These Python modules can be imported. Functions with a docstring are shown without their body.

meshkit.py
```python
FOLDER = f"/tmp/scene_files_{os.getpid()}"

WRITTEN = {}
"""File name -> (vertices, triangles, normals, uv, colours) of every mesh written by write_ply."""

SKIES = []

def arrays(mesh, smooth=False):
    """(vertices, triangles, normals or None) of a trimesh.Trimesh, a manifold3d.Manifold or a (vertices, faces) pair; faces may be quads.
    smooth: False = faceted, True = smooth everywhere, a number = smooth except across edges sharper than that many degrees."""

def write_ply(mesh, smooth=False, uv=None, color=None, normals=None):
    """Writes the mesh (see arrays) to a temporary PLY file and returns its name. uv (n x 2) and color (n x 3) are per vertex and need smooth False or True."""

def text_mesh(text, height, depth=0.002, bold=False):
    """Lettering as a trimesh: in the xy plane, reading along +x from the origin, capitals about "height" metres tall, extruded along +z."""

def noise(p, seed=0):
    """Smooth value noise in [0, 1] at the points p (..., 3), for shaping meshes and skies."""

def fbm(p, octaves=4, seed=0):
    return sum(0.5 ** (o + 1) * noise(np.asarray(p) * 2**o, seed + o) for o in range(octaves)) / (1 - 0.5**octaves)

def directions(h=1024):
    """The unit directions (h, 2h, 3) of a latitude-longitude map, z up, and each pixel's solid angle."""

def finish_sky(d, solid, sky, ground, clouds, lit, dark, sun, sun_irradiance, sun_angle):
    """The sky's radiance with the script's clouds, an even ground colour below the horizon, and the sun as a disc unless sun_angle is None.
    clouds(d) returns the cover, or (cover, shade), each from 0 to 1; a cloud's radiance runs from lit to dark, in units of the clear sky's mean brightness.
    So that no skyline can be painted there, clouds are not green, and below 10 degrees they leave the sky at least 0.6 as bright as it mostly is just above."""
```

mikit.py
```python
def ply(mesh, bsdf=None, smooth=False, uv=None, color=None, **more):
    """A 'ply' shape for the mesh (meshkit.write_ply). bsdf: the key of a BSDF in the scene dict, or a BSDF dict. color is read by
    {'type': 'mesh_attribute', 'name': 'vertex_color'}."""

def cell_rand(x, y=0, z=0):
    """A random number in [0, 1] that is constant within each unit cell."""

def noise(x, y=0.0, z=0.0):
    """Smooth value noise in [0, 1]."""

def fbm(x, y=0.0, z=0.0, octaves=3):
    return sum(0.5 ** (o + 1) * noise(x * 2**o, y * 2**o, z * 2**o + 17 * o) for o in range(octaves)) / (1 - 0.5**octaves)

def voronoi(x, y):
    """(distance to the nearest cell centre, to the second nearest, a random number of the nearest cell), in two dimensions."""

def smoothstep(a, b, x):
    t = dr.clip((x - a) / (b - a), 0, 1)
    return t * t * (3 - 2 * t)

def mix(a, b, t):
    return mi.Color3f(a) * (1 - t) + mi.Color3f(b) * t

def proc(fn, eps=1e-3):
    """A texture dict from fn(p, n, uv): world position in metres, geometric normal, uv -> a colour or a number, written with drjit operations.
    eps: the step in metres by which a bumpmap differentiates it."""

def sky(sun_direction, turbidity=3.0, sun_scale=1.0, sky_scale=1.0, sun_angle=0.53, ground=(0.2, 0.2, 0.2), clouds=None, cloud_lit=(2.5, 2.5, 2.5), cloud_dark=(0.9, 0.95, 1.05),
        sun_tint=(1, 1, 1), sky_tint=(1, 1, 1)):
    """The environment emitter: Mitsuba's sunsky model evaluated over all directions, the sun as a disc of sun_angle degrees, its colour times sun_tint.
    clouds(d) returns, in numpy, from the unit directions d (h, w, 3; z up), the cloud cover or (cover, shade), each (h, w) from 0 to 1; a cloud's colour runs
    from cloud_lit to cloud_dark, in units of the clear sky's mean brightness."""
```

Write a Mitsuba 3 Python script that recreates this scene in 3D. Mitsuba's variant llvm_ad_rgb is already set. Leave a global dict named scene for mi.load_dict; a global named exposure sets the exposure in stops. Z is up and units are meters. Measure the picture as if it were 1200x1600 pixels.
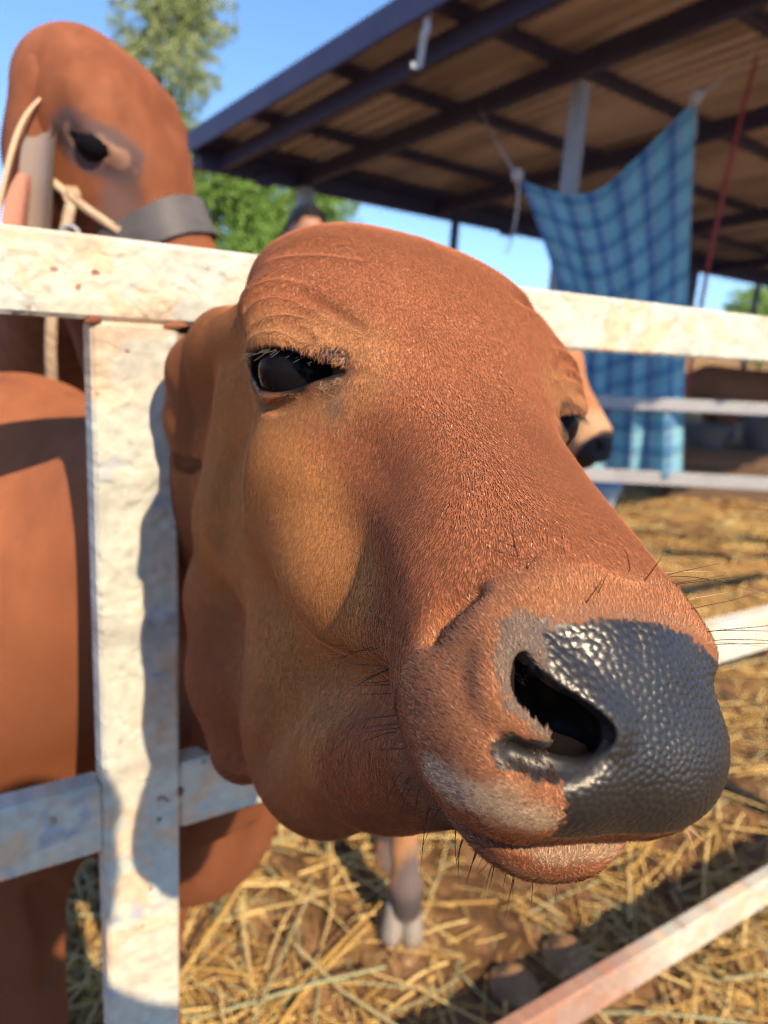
import math, os
from concurrent.futures import ThreadPoolExecutor
import numpy as np, scipy.sparse as sp, trimesh, mitsuba as mi, drjit as dr, mikit, meshkit
from scipy.spatial import cKDTree
from scipy.interpolate import PchipInterpolator, RectBivariateSpline
T = mi.ScalarTransform4f
scene, labels = {}, {}

# ------------------------------------------------------------------ camera, sky, exposure
CAM_H, PITCH, ROLL = 1.35, 0.2361, 0.0664
_c, _s, _cr, _sr = math.cos(PITCH), math.sin(PITCH), math.cos(ROLL), math.sin(ROLL)
FW = np.array([0, _c, -_s]); _up0 = np.array([0, _s, _c]); _rt0 = np.array([1.0, 0, 0])
RT, UP = _rt0 * _cr + _up0 * _sr, -_rt0 * _sr + _up0 * _cr
EYE = np.array([0, 0, CAM_H])
scene['camera'] = {'type': 'thinlens', 'fov': math.degrees(2 * math.atan(600 / 1150.0)), 'fov_axis': 'x',
                   'to_world': T().look_at(origin=EYE.tolist(), target=(EYE + FW).tolist(), up=UP.tolist()),
                   'aperture_radius': 0.0019, 'focus_distance': 0.34, 'near_clip': 0.02, 'far_clip': 3000.0}
SUN = (0.53, -0.85, 0.80)
scene['sky_light'] = mikit.sky(SUN, turbidity=3, sky_scale=1.12, sky_tint=(.90, 1.08, 1.28), sun_tint=(1.05, 1.0, .92))
exposure = 2.32

# ------------------------------------------------------------------ implicit modelling
def smin(a, b, k):
    h = np.clip(0.5 + 0.5 * (b - a) / k, 0, 1)
    return b + (a - b) * h - k * h * (1 - h)
def smax(a, b, k): return -smin(-a, -b, k)
def sst(a, b, x):
    t = np.clip((x - a) / (b - a), 0, 1)
    return t * t * (3 - 2 * t)
def rot_of(axis, deg):
    a = np.radians(deg); c, s = np.cos(a), np.sin(a)
    return {'x': np.array([[1, 0, 0], [0, c, -s], [0, s, c]]), 'y': np.array([[c, 0, s], [0, 1, 0], [-s, 0, c]]), 'z': np.array([[c, -s, 0], [s, c, 0], [0, 0, 1]])}[axis]
def ell(p, c, r, R=None, e=2.0):
    q = p - np.asarray(c)
    if R is not None: q = q @ R
    q = np.abs(q) / np.asarray(r)
    k = (q ** e).sum(-1) ** (1 / e)
    return (k - 1) * min(r)* np.clip(k, 0.6, 1.6) ** 0.0
def capsule(p, a, b, ra, rb):
    a, b = np.asarray(a, float), np.asarray(b, float)
    ba = b - a; h = np.clip((p - a) @ ba / (ba @ ba), 0, 1)
    return np.linalg.norm(p - a - h[..., None] * ba, axis=-1) - (ra + (rb - ra) * h)
def curve(pts, n=12):
    """A smooth curve through the points."""
    pts = np.asarray(pts, float); t = np.r_[0, np.cumsum(np.linalg.norm(np.diff(pts, axis=0), axis=1))]
    return PchipInterpolator(t, pts)(np.linspace(0, t[-1], n))
def add(f, p, pts, rad, k, kk=0.0, cut=False):
    """Joins (or cuts) a chain of round cones to the field, evaluated only around it."""
    pts = np.asarray(pts, float); r = max(rad) + k + .004
    m = ((p > pts.min(0) - r) & (p < pts.max(0) + r)).all(1)
    if m.any():
        c = chain(p[m], pts, rad, kk)
        f[m] = smax(f[m], -c, k) if cut else smin(f[m], c, k)
    return f
def chain(p, pts, rad, k=0.0):
    f = None
    for i in range(len(pts) - 1):
        g = capsule(p, pts[i], pts[i + 1], rad[i], rad[i + 1])
        f = g if f is None else (np.minimum(f, g) if k <= 0 else smin(f, g, k))
    return f

def surface_nets(field, gx, gy, gz, block=4, reach=1.25):
    """The zero surface of field(points) on a tensor grid, evaluated only near the surface. Returns vertices, triangles."""
    nx, ny, nz = [(len(g) - 1) // block * block for g in (gx, gy, gz)]
    bx, by, bz = gx[:nx + 1:block], gy[:ny + 1:block], gz[:nz + 1:block]
    cx, cy, cz = (bx[1:] + bx[:-1]) / 2, (by[1:] + by[:-1]) / 2, (bz[1:] + bz[:-1]) / 2
    I, J, K = np.meshgrid(np.arange(len(cx)), np.arange(len(cy)), np.arange(len(cz)), indexing='ij')
    I, J, K = I.ravel(), J.ravel(), K.ravel()
    diag = 0.5 * np.sqrt(np.diff(bx)[I] ** 2 + np.diff(by)[J] ** 2 + np.diff(bz)[K] ** 2)
    keep = np.abs(spread(field, np.c_[cx[I], cy[J], cz[K]])) < reach * diag
    I, J, K = I[keep] * block, J[keep] * block, K[keep] * block
    o = np.arange(block)
    oi, oj, ok = [v.ravel() for v in np.meshgrid(o, o, o, indexing='ij')]
    ci, cj, ck = (I[:, None] + oi).ravel(), (J[:, None] + oj).ravel(), (K[:, None] + ok).ravel()
    S1, S2 = (ny + 1) * (nz + 1), (nz + 1)
    nid = lambda i, j, k: (i.astype(np.int64) * S1 + j * S2 + k)
    corners = [(a, b, c) for a in (0, 1) for b in (0, 1) for c in (0, 1)]
    ids = np.stack([nid(ci + a, cj + b, ck + c) for a, b, c in corners], 1)
    uniq, inv = np.unique(ids, return_inverse=True)
    inv = inv.reshape(ids.shape)
    ui, uj, uk = uniq // S1, (uniq % S1) // S2, uniq % S2
    pos = np.c_[gx[ui], gy[uj], gz[uk]]
    val = spread(field, pos)
    cv = val[inv]; mixed = (cv.min(1) < 0) & (cv.max(1) >= 0)
    inv, cv, ci, cj, ck = inv[mixed], cv[mixed], ci[mixed], cj[mixed], ck[mixed]
    acc, cnt = np.zeros((len(inv), 3)), np.zeros(len(inv))
    for a in range(8):
        for b in range(a + 1, 8):
            if sum(x != y for x, y in zip(corners[a], corners[b])) != 1: continue
            va, vb = cv[:, a], cv[:, b]; m = (va < 0) != (vb < 0)
            t = (va[m] / (va[m] - vb[m]))[:, None]
            acc[m] += pos[inv[m, a]] * (1 - t) + pos[inv[m, b]] * t; cnt[m] += 1
    verts = acc / cnt[:, None]
    cid = nid(ci, cj, ck); order = np.argsort(cid); scid = cid[order]
    def look(q):
        s = np.clip(np.searchsorted(scid, q), 0, len(scid) - 1)
        return np.where(scid[s] == q, order[s], -1)
    tris = []
    for ax, (e, u, w) in enumerate((((1, 0, 0), (0, 1, 0), (0, 0, 1)), ((0, 1, 0), (0, 0, 1), (1, 0, 0)), ((0, 0, 1), (1, 0, 0), (0, 1, 0)))):
        ib = corners.index(e)
        m = (cv[:, 0] < 0) != (cv[:, ib] < 0)
        i, j, k = ci[m], cj[m], ck[m]
        q = [look(nid(i - a * u[0] - b * w[0], j - a * u[1] - b * w[1], k - a * u[2] - b * w[2])) for a, b in ((0, 0), (1, 0), (1, 1), (0, 1))]
        q = np.stack(q, 1); good = (q >= 0).all(1); flip = cv[m, 0][good] >= 0
        q = q[good]; q[~flip] = q[~flip][:, ::-1]
        tris += [q[:, [0, 1, 2]], q[:, [0, 2, 3]]]
    return verts, np.vstack(tris)[:, ::-1]
def spread(field, pos, n=50000):
    with ThreadPoolExecutor(4) as ex: return np.concatenate(list(ex.map(field, [pos[i:i + n] for i in range(0, len(pos), n)])))
def relax(v, f, rounds=3, lam=.55, mu=-.57):
    """Taubin smoothing: takes the grid steps out of a surface-net mesh without shrinking it."""
    e = np.vstack([f[:, [0, 1]], f[:, [1, 2]], f[:, [2, 0]]])
    A = sp.coo_matrix((np.ones(len(e)), (e[:, 0], e[:, 1])), shape=(len(v),) * 2).tocsr(); A = ((A + A.T) > 0).astype(float)
    D = sp.diags(1 / np.maximum(np.asarray(A.sum(1)).ravel(), 1)) @ A
    for _ in range(rounds):
        v = v + lam * (D @ v - v); v = v + mu * (D @ v - v)
    return v
# ------------------------------------------------------------------ the head (local frame: x to the cow's right, y along the nose, z dorsal)
STATIONS = {   # y: half section (x, z) from dorsal middle to ventral middle
    -0.20: [(0, .000), (.050, -.012), (.085, -.060), (.088, -.120), (.075, -.180), (0, -.225)],
    -0.14: [(0, .018), (.058, .011), (.099, -.016), (.107, -.075), (.096, -.150), (.074, -.205), (0, -.235)],
    -0.08: [(0, .030), (.045, .026), (.092, .010), (.115, -.026), (.112, -.075), (.100, -.140), (.085, -.190), (.052, -.225), (0, -.235)],
    -0.03: [(0, .023), (.045, .019), (.090, .004), (.116, -.026), (.113, -.065), (.100, -.105), (.092, -.155), (.072, -.205), (0, -.228)],
    0.02: [(0, .010), (.045, .008), (.080, -.008), (.100, -.038), (.107, -.070), (.110, -.105), (.100, -.150), (.068, -.197), (0, -.218)],
    0.07: [(0, .000), (.036, -.003), (.056, -.020), (.072, -.050), (.092, -.092), (.091, -.128), (.064, -.175), (0, -.200)],
    0.12: [(0, -.003), (.032, -.006), (.049, -.021), (.059, -.044), (.066, -.072), (.077, -.106), (.074, -.128), (.050, -.158), (0, -.176)],
    0.17: [(0, -.004), (.032, -.007), (.053, -.022), (.066, -.046), (.060, -.078), (.060, -.104), (.041, -.139), (0, -.154)],
    0.22: [(0, -.006), (.033, -.010), (.052, -.026), (.067, -.049), (.064, -.075), (.054, -.104), (.035, -.131), (0, -.142)],
    0.27: [(0, -.020), (.030, -.026), (.044, -.042), (.050, -.062), (.050, -.085), (.042, -.105), (.026, -.122), (0, -.130)],
    0.30: [(0, -.036), (.026, -.040), (.036, -.052), (.040, -.068), (.038, -.085), (.032, -.100), (.020, -.112), (0, -.118)],
}
_ya = np.array(sorted(STATIONS)); _th = np.linspace(0, np.pi, 65)
def _center(y): return np.interp(y, [-.2, -.08, .02, .12, .2, .3], [-.105, -.1, -.095, -.08, -.072, -.075])
_tab = []
for _y in _ya:
    q = np.array(STATIONS[_y]); c = _center(_y)
    t = np.arctan2(q[:, 0], q[:, 1] - c); r = np.hypot(q[:, 0], q[:, 1] - c)
    tt = np.r_[-t[1:3][::-1], t, 2 * np.pi - t[-3:-1][::-1]]; rr = np.r_[r[1:3][::-1], r, r[-3:-1][::-1]]
    _tab.append(PchipInterpolator(tt, rr)(_th))
_yf = np.linspace(-.2, .3, 101)
LOFT = RectBivariateSpline(_yf, _th, PchipInterpolator(_ya, np.array(_tab))(_yf), kx=3, ky=3, s=1.5e-3)

HEAD_M = np.array([[-0.9225, -0.3541, 0.1537], [0.2712, -0.8779, -0.3946], [0.2747, -0.3223, 0.9059]])
HEAD_M = np.linalg.svd(HEAD_M)[0] @ np.linalg.svd(HEAD_M)[2]
HEAD_T = np.array([0.0359, 0.4817, 0.0034 + CAM_H])
def to_local(w): return (np.asarray(w, float) - HEAD_T) @ HEAD_M.T
def to_world(l): return np.asarray(l, float) @ HEAD_M + HEAD_T
def unit(v): v = np.asarray(v, float); return v / np.linalg.norm(v)
# the eye (cow's right): frame on the lids, almond opening, eyeball
EYE_N = unit((.87, .45, .02)); EYE_U = np.array((.367, -.797, -.48)); EYE_U = unit(EYE_U - EYE_N * (EYE_U @ EYE_N)); EYE_V = np.cross(EYE_U, EYE_N)
EYE_V *= np.sign(EYE_V[2])
EYE_MID = np.array([.1035, .016, -.0425]); EYE_R = .0235; EYE_C = EYE_MID - EYE_N * .0155 + EYE_U * .004
def lid_up(s): return .0136 * np.clip(1 - np.abs((s + .002) / .040) ** 2.0, 0, 1) * (1 - .10 * np.clip(-s / .03, 0, 1))
def lid_lo(s): return .0118 * np.clip(1 - np.abs((s + .001) / .039) ** 2.0, 0, 1) * (1 - .25 * np.clip(-s / .03, 0, 1))
def eye_coords(p):
    q = p - EYE_MID
    return q @ EYE_U, q @ EYE_V, q @ EYE_N
def eye_pt(s, t, lift=0.0):
    w = -.0155 + math.sqrt(max(EYE_R ** 2 - (s - .004) ** 2 - t * t, 4e-5))
    return EYE_MID + EYE_U * s + EYE_V * t + EYE_N * (w + lift)
def crease(f, p, pts, r, k):
    c = curve(pts, 9); t = np.linspace(0, 1, 9)
    return add(f, p, c, list(1.55 * r * (.25 + .75 * np.sin(np.pi * t) ** .6) * (.85 + .3 * meshkit.noise(c * 90, 3))), k, cut=True)
NOSTRIL = [(.0435, .247, -.025), (.045, .253, -.029), (.0435, .261, -.032), (.036, .269, -.034), (.027, .275, -.034), (.020, .278, -.035)]
def head_field(p, far=None):
    """Main masses of the head, both sides alike (p has x >= 0)."""
    x, y, z = p[:, 0], p[:, 1], p[:, 2]
    c = _center(y)
    th = np.arctan2(x, z - c); r = np.hypot(x, z - c)
    R = LOFT.ev(np.clip(y, -.2, .3), np.clip(th, 0, np.pi))
    f = (r - R) * 0.88
    f = smax(f, y - .268, .03)
    f = smax(f, -.2 - y, .05)
    # brow ridge and orbit
    f = add(f, p, [(.095, -.070, -.018), (.108, -.035, -.026), (.106, -.005, -.032), (.092, .028, -.028)], [.012, .016, .014, .008], .02, .01)
    # muzzle: pad block, lips, chin
    m = y > .14; q = p[m]; g = f[m]
    g = smin(g, ell(q, (0, .238, -.066), (.063, .057, .046), rot_of('x', -18), 2.7), .014)
    g = smin(g, ell(q, (.0345, .237, -.068), (.0305, .045, .027), None, 2.2), .020)
    g = smin(g, ell(q, (0, .245, -.107), (.044, .049, .0245), None, 2.3), .006)
    f[m] = g
    f = add(f, p, [(.030, .225, -.020), (.046, .236, -.032)], [.010, .012], .014)      # swelling above the nostril
    m = ((p > EYE_MID - .06) & (p < EYE_MID + .06)).all(1)
    if m.any():
        q = p[m]; g = f[m]
        s, t, w = eye_coords(q)
        S = np.linspace(-.037, .036, 11)
        ru = chain(q, [eye_pt(a, float(lid_up(a)) + .0035, .0006) for a in S], [.0025] + [.0052] * 9 + [.003], .003)
        rl = chain(q, [eye_pt(a, -float(lid_lo(a)) - .003, .0002) for a in S], [.002] + [.0040] * 9 + [.002], .003)
        h = smin(smin(g, ru, .008), rl, .007)
        g = h if far is None else np.where(far[m], g, h)
        op = np.maximum((t - lid_up(s)) * .8, (-t - lid_lo(s)) * .8)
        op = np.maximum(np.maximum(op, np.abs(s + .001) - .0400), -(w + .026))
        f[m] = smax(g, -op, .0025)
    for pts, rr, k in FOLDS: f = crease(f, p, pts, rr, k)
    q0 = p
    if far is not None: p = p - np.where(far[:, None], (.032, -.024, 0), 0) * (p[:, 1:2] > .15)
    # nostril: wing, inner rim, opening with a deeper cavity, open tail towards the lip
    nr = ~far if far is not None else np.ones(len(p), bool); fn, pn = f[nr], p[nr]
    fn = add(fn, pn, curve([(.047, .2425, -.0255), (.0535, .249, -.033), (.0545, .257, -.039), (.050, .266, -.041), (.043, .2735, -.041)], 8), [.004, .0045, .005, .0052, .0052, .005, .0045, .004], .006, .003)
    fn = add(fn, pn, curve([(.039, .2505, -.0265), (.034, .260, -.031), (.025, .268, -.034), (.0155, .275, -.0365)], 8), [.004, .005, .006, .0065, .007, .007, .0065, .006], .010, .004)
    f[nr] = fn
    f = add(f, p, [np.array(NOSTRIL[1]) + (-.006, -.012, -.008), np.array(NOSTRIL[3]) + (-.002, -.009, -.013), np.array(NOSTRIL[4]) + (-.001, -.008, -.010), np.array(NOSTRIL[5]) + (.002, -.007, -.008)], [.008, .012, .0105, .008], .0025, .004, cut=True)
    f = add(f, p, curve(NOSTRIL, 10), [.0026, .0039, .0052, .0065, .0075, .0078, .0077, .0070, .0058, .0042], .0022, .003, cut=True)
    f = crease(f, p, [(.021, .279, -.037), (.030, .2835, -.0435), (.040, .2815, -.0475), (.049, .277, -.048)], .0016, .012)
    # mouth
    p = q0
    f = crease(f, p, [(.066, .190, -.102), (.062, .225, -.108), (.050, .258, -.106), (.036, .278, -.098), (.018, .290, -.090), (-.018, .290, -.090)], .0036, .0035)
    return f
FOLDS = [  # polylines on the skin, radius, softness
    ([(.1255, -.025, -.021), (.115, -.023, -.008), (.101, -.017, -.003), (.088, -.001, -.001), (.075, .015, -.001), (.067, .024, -.001)], .0036, .005),
    ([(.1255, -.012, -.028), (.116, -.008, -.013), (.103, -.005, -.008), (.091, .007, -.007)], .0036, .004),
    ([(.124, -.038, -.012), (.113, -.036, .000), (.099, -.030, .005), (.086, -.016, .007)], .0028, .005),
    ([(.125, -.004, -.032), (.119, .001, -.0205), (.107, .009, -.0145), (.098, .019, -.0143), (.093, .025, -.0150)], .0030, .005),
    ([(.110, .006, -.068), (.103, .026, -.061), (.098, .035, -.050), (.094, .040, -.042)], .0026, .004),
    ([(.079, .045, -.021), (.072, .048, -.019), (.064, .053, -.015)], .0013, .005),
    ([(.106, -.073, .0), (.081, -.061, .014), (.060, -.046, .021)], .0024, .012),
    ([(.064, .226, -.046), (.059, .221, -.035), (.053, .2205, -.027)], .0012, .012),
    ([(.0585, .246, -.045), (.062, .240, -.052), (.064, .243, -.062)], .0012, .006),
]
EARP = [np.array(q) for q in ((-.140, .635, 1.330), (-.168, .675, 1.305), (-.183, .695, 1.262))]
B = lambda *q: to_local(q)
def body_field(p):
    f = chain(p, [B(-.02, .63, 1.27), B(-.19, .88, 1.14), B(-.43, .97, 1.02)], [.100, .12, .18], .05)               # neck
    f = smin(f, chain(p, [B(-.46, 1.0, .90), B(-1.0, .66, .86), B(-1.65, .26, .90)], [.215, .27, .22], .08), .10)   # trunk
    f = smin(f, ell(p @ HEAD_M + HEAD_T, (-.50, .985, 1.135), (.15, .12, .135)), .05)                                # hump
    f = smin(f, ell(p @ HEAD_M + HEAD_T, (-.27, .98, .66), (.145, .12, .18)), .08)                                  # brisket
    f = smin(f, chain(p, [B(-.085, .68, 1.02), B(-.16, .80, .88), B(-.20, .90, .72)], [.045, .045, .06], .03), .06)  # dewlap
    for lx, ly, dx in ((-.475, .86, 0), (-.36, 1.09, 0)):
        f = smin(f, chain(p, [B(lx - .01, ly + .03, .74), B(lx, ly, .50), B(lx + .015, ly - .005, .36), B(lx + .01, ly, .20), B(lx + .01, ly, .11), B(lx + .02, ly - .02, .03)], [.10, .062, .048, .033, .036, .048], .012), .06)
    for lx, ly in ((-1.58, .40), (-1.72, .16)):
        f = smin(f, chain(p, [B(lx, ly, .85), B(lx + .06, ly, .58), B(lx - .10, ly, .40), B(lx - .05, ly, .12), B(lx - .02, ly, .03)], [.15, .08, .045, .035, .048], .012), .06)
    q = p @ HEAD_M + HEAD_T
    for pts in ([(-.60, .80, 1.12), (-.53, .775, .97), (-.51, .775, .80)], [(-.50, .80, 1.08), (-.47, .79, .98), (-.46, .80, .86)], [(-.17, .905, .74), (-.185, .875, .64), (-.20, .88, .54)], [(-.125, .93, .70), (-.14, .915, .62), (-.17, .90, .53)], [(-.43, .83, .60), (-.41, .85, .52), (-.42, .84, .46)], [(-.36, .88, .60), (-.38, .87, .52), (-.36, .90, .47)]):
        f = smax(f, -chain(q, [np.array(a) for a in pts], [.012, .024, .012]), .03)
    return f
def cow_field(p):
    f = head_field(np.c_[np.abs(p[:, 0]), p[:, 1:]], p[:, 0] < 0)
    m = (p[:, 1] < .275) & (p[:, 2] < .02)
    q = p[m]; h = f[m]
    # throat skin hanging from the jaw
    j = smin(capsule(q, (0, .155, -.135), (0, .120, -.200), .046, .054), ell(q, (.013, .076, -.277), (.062, .088, .090)), .03)
    j = smin(j, capsule(q, (0, .09, -.26), (0, -.01, -.32), .055, .06), .03)
    j = smin(j, capsule(q, (0, .196, -.142), (0, .150, -.212), .047, .055), .03)
    h = smin(h, j, .035)
    g = chain(q, [(.062, -.10, -.13), (.063, -.078, -.22), (.058, -.068, -.30), (.050, -.03, -.36), (.040, .015, -.405)], [.048, .048, .048, .045, .032], .02)
    h = smin(h, g, .035)
    h = smin(h, capsule(q, (.062, -.050, -.20), (.043, .035, -.225), .034, .028), .05)
    h = crease(h, q, [(.050, .200, -.112), (.053, .165, -.144), (.054, .130, -.181), (.064, .111, -.218), (.069, .112, -.246), (.068, .112, -.285)], .0085, .030)
    h = smin(h, ell(q, (.055, .092, -.128), (.030, .040, .028)), .025)
    h = crease(h, q, [(.108, -.045, -.15), (.101, -.015, -.215), (.092, .020, -.238)], .0035, .02)
    # ears
    e = chain(q, [(.095, -.10, -.07), B(*EARP[0]), B(*EARP[1]), B(*EARP[2]), B(-.186, .712, 1.222)], [.026, .030, .033, .026, .010], .02)
    h = smin(h, e, .008)
    e = chain(q, [(-.090, -.12, -.08), (-.125, -.18, -.09), (-.14, -.24, -.13), (-.13, -.29, -.18)], [.028, .030, .032, .010], .02)
    h = smin(h, e, .02)
    f[m] = h
    m = (p[:, 1] < .06) & ((p[:, 1] < -.03) | (p[:, 2] < -.16))
    f[m] = smin(f[m], body_field(p[m]), .04)
    f = add(f, p, [B(-.205, .70, 1.222), B(-.178, .680, 1.222), B(-.150, .655, 1.232), B(-.137, .635, 1.255)], [.012, .011, .008, .004], .006, cut=True)
    return f
def spaced(*spans):
    """Grid lines: (from, to, step) spans joined end to end."""
    out = [np.array([spans[0][0]])]
    for a, b, h in spans: out.append(np.linspace(a, b, max(1, int(round((b - a) / h))) + 1)[1:])
    return np.concatenate(out)
def cow_mesh(fine=1.0):
    gx = spaced((-.36, -.14, .008 * fine), (-.14, -.07, .0025 * fine), (-.07, -.06, .0012 * fine), (-.06, .06, .00066 * fine), (.06, .14, .0011 * fine), (.14, .24, .003 * fine), (.24, 1.95, .012 * fine))
    gy = spaced((-1.05, -.30, .012 * fine), (-.30, -.09, .003 * fine), (-.09, .06, .0013 * fine), (.06, .236, .0018 * fine), (.236, .306, .00066 * fine), (.306, .31, .002))
    gz = spaced((-1.56, -.44, .012 * fine), (-.44, -.14, .0035 * fine), (-.14, -.080, .0013 * fine), (-.080, -.012, .0007 * fine), (-.012, .05, .0011 * fine), (.05, .25, .012 * fine))
    v, f = surface_nets(cow_field, gx, gy, gz)
    return v, f
# === END COW HEAD
def put(key, mesh, bsdf, smooth=False, label=None, category=None, group=None, kind=None, **more):
    n, k = 0, key
    while k in scene: n += 1; k = f'{key}_{n:03d}'
    scene[k] = mikit.ply(mesh, bsdf, smooth=smooth, **more)
    tag(k, label, category, group, kind)
    return k
def tag(k, label=None, category=None, group=None, kind=None):
    d = {a: b for a, b in (('label', label), ('category', category), ('group', group), ('kind', kind)) if b}
    if d: labels[k] = {**labels.get(k, {}), **d}
def thing(name, label, category, group=None):
    used = {k.split('__')[0] for k in list(scene) + list(labels)}
    n, k = 0, name
    while k in used: n += 1; k = f'{name}_{n:03d}'
    tag(k, label, category, group)
    return k
def mat(name, d): scene[name] = {**d, 'id': name}; return name
def P(color, rough=.8, spec=.3, **k):
    return {'type': 'principled', 'base_color': color if isinstance(color, dict) else {'type': 'rgb', 'value': list(color)}, 'roughness': rough, 'specular': spec, **k}
def two(d): return {'type': 'twosided', 'a': d}
C3 = mi.Color3f
fbm, noise, smooth, mix, proc = mikit.fbm, mikit.noise, mikit.smoothstep, mikit.mix, mikit.proc

# ------------------------------------------------------------------ coat and skin of the cow (colours by place on the head, in its own frame)
def loc(p):
    q = [p.x - HEAD_T[0], p.y - HEAD_T[1], p.z - HEAD_T[2]]
    return [sum(float(HEAD_M[i, k]) * q[k] for k in range(3)) for i in range(3)]
def dseg(a, pts):
    """Distance from the points a (drjit, x folded) to a polyline."""
    best = None
    for u, v in zip(pts[:-1], pts[1:]):
        u, v = np.array(u, float), np.array(v, float); w = v - u
        h = dr.clip(sum((a[k] - float(u[k])) * float(w[k]) for k in range(3)) / float(w @ w), 0, 1)
        d2 = sum(dr.square(a[k] - float(u[k]) - h * float(w[k])) for k in range(3))
        best = d2 if best is None else dr.minimum(best, d2)
    return dr.sqrt(best)
def pad_mask(a, n=0.0, far=0.0):
    """1 on the bare nose pad (a: folded frame coordinates; far: how much wider it is)."""
    x, y, z = a
    top = .2435 + .0035 * dr.square(x / .04) - y + n
    side = x - far - (.0405 - .010 * smooth(-.036, -.060, z) ) + n
    low = -.0735 - z + n
    return 1 - smooth(-.0012, .0012, dr.maximum(dr.maximum(top, side), low))
GROOVE = [(.021, .279, -.037), (.030, .2835, -.0435), (.041, .281, -.0475), (.050, .275, -.049)]
def skin_masks(p, jag=1.0):
    a = loc(p); far = dr.select(a[0] < 0, .022, 0.0); a[0] = dr.abs(a[0])
    n = (fbm(a[0] * 420, a[1] * 420, a[2] * 420, 2) - .5) * .006 * jag
    pad = pad_mask(a, n, far)
    af = [a[0] - far * 1.45, a[1] + far * 1.09, a[2]]
    wing = 1 - smooth(.0112, .0145, dseg(af, NOSTRIL[:5]) + n)
    wet = 1 - smooth(.0062, .0090, dseg(af, GROOVE) + n)
    return a, pad, dr.maximum(wing, 0), wet
EYE_CUT = [tuple(eye_pt(s, 0.5 * float(lid_up(s) - lid_lo(s)))) for s in (-.037, -.026, -.012, .004, .020, .034)]
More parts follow.
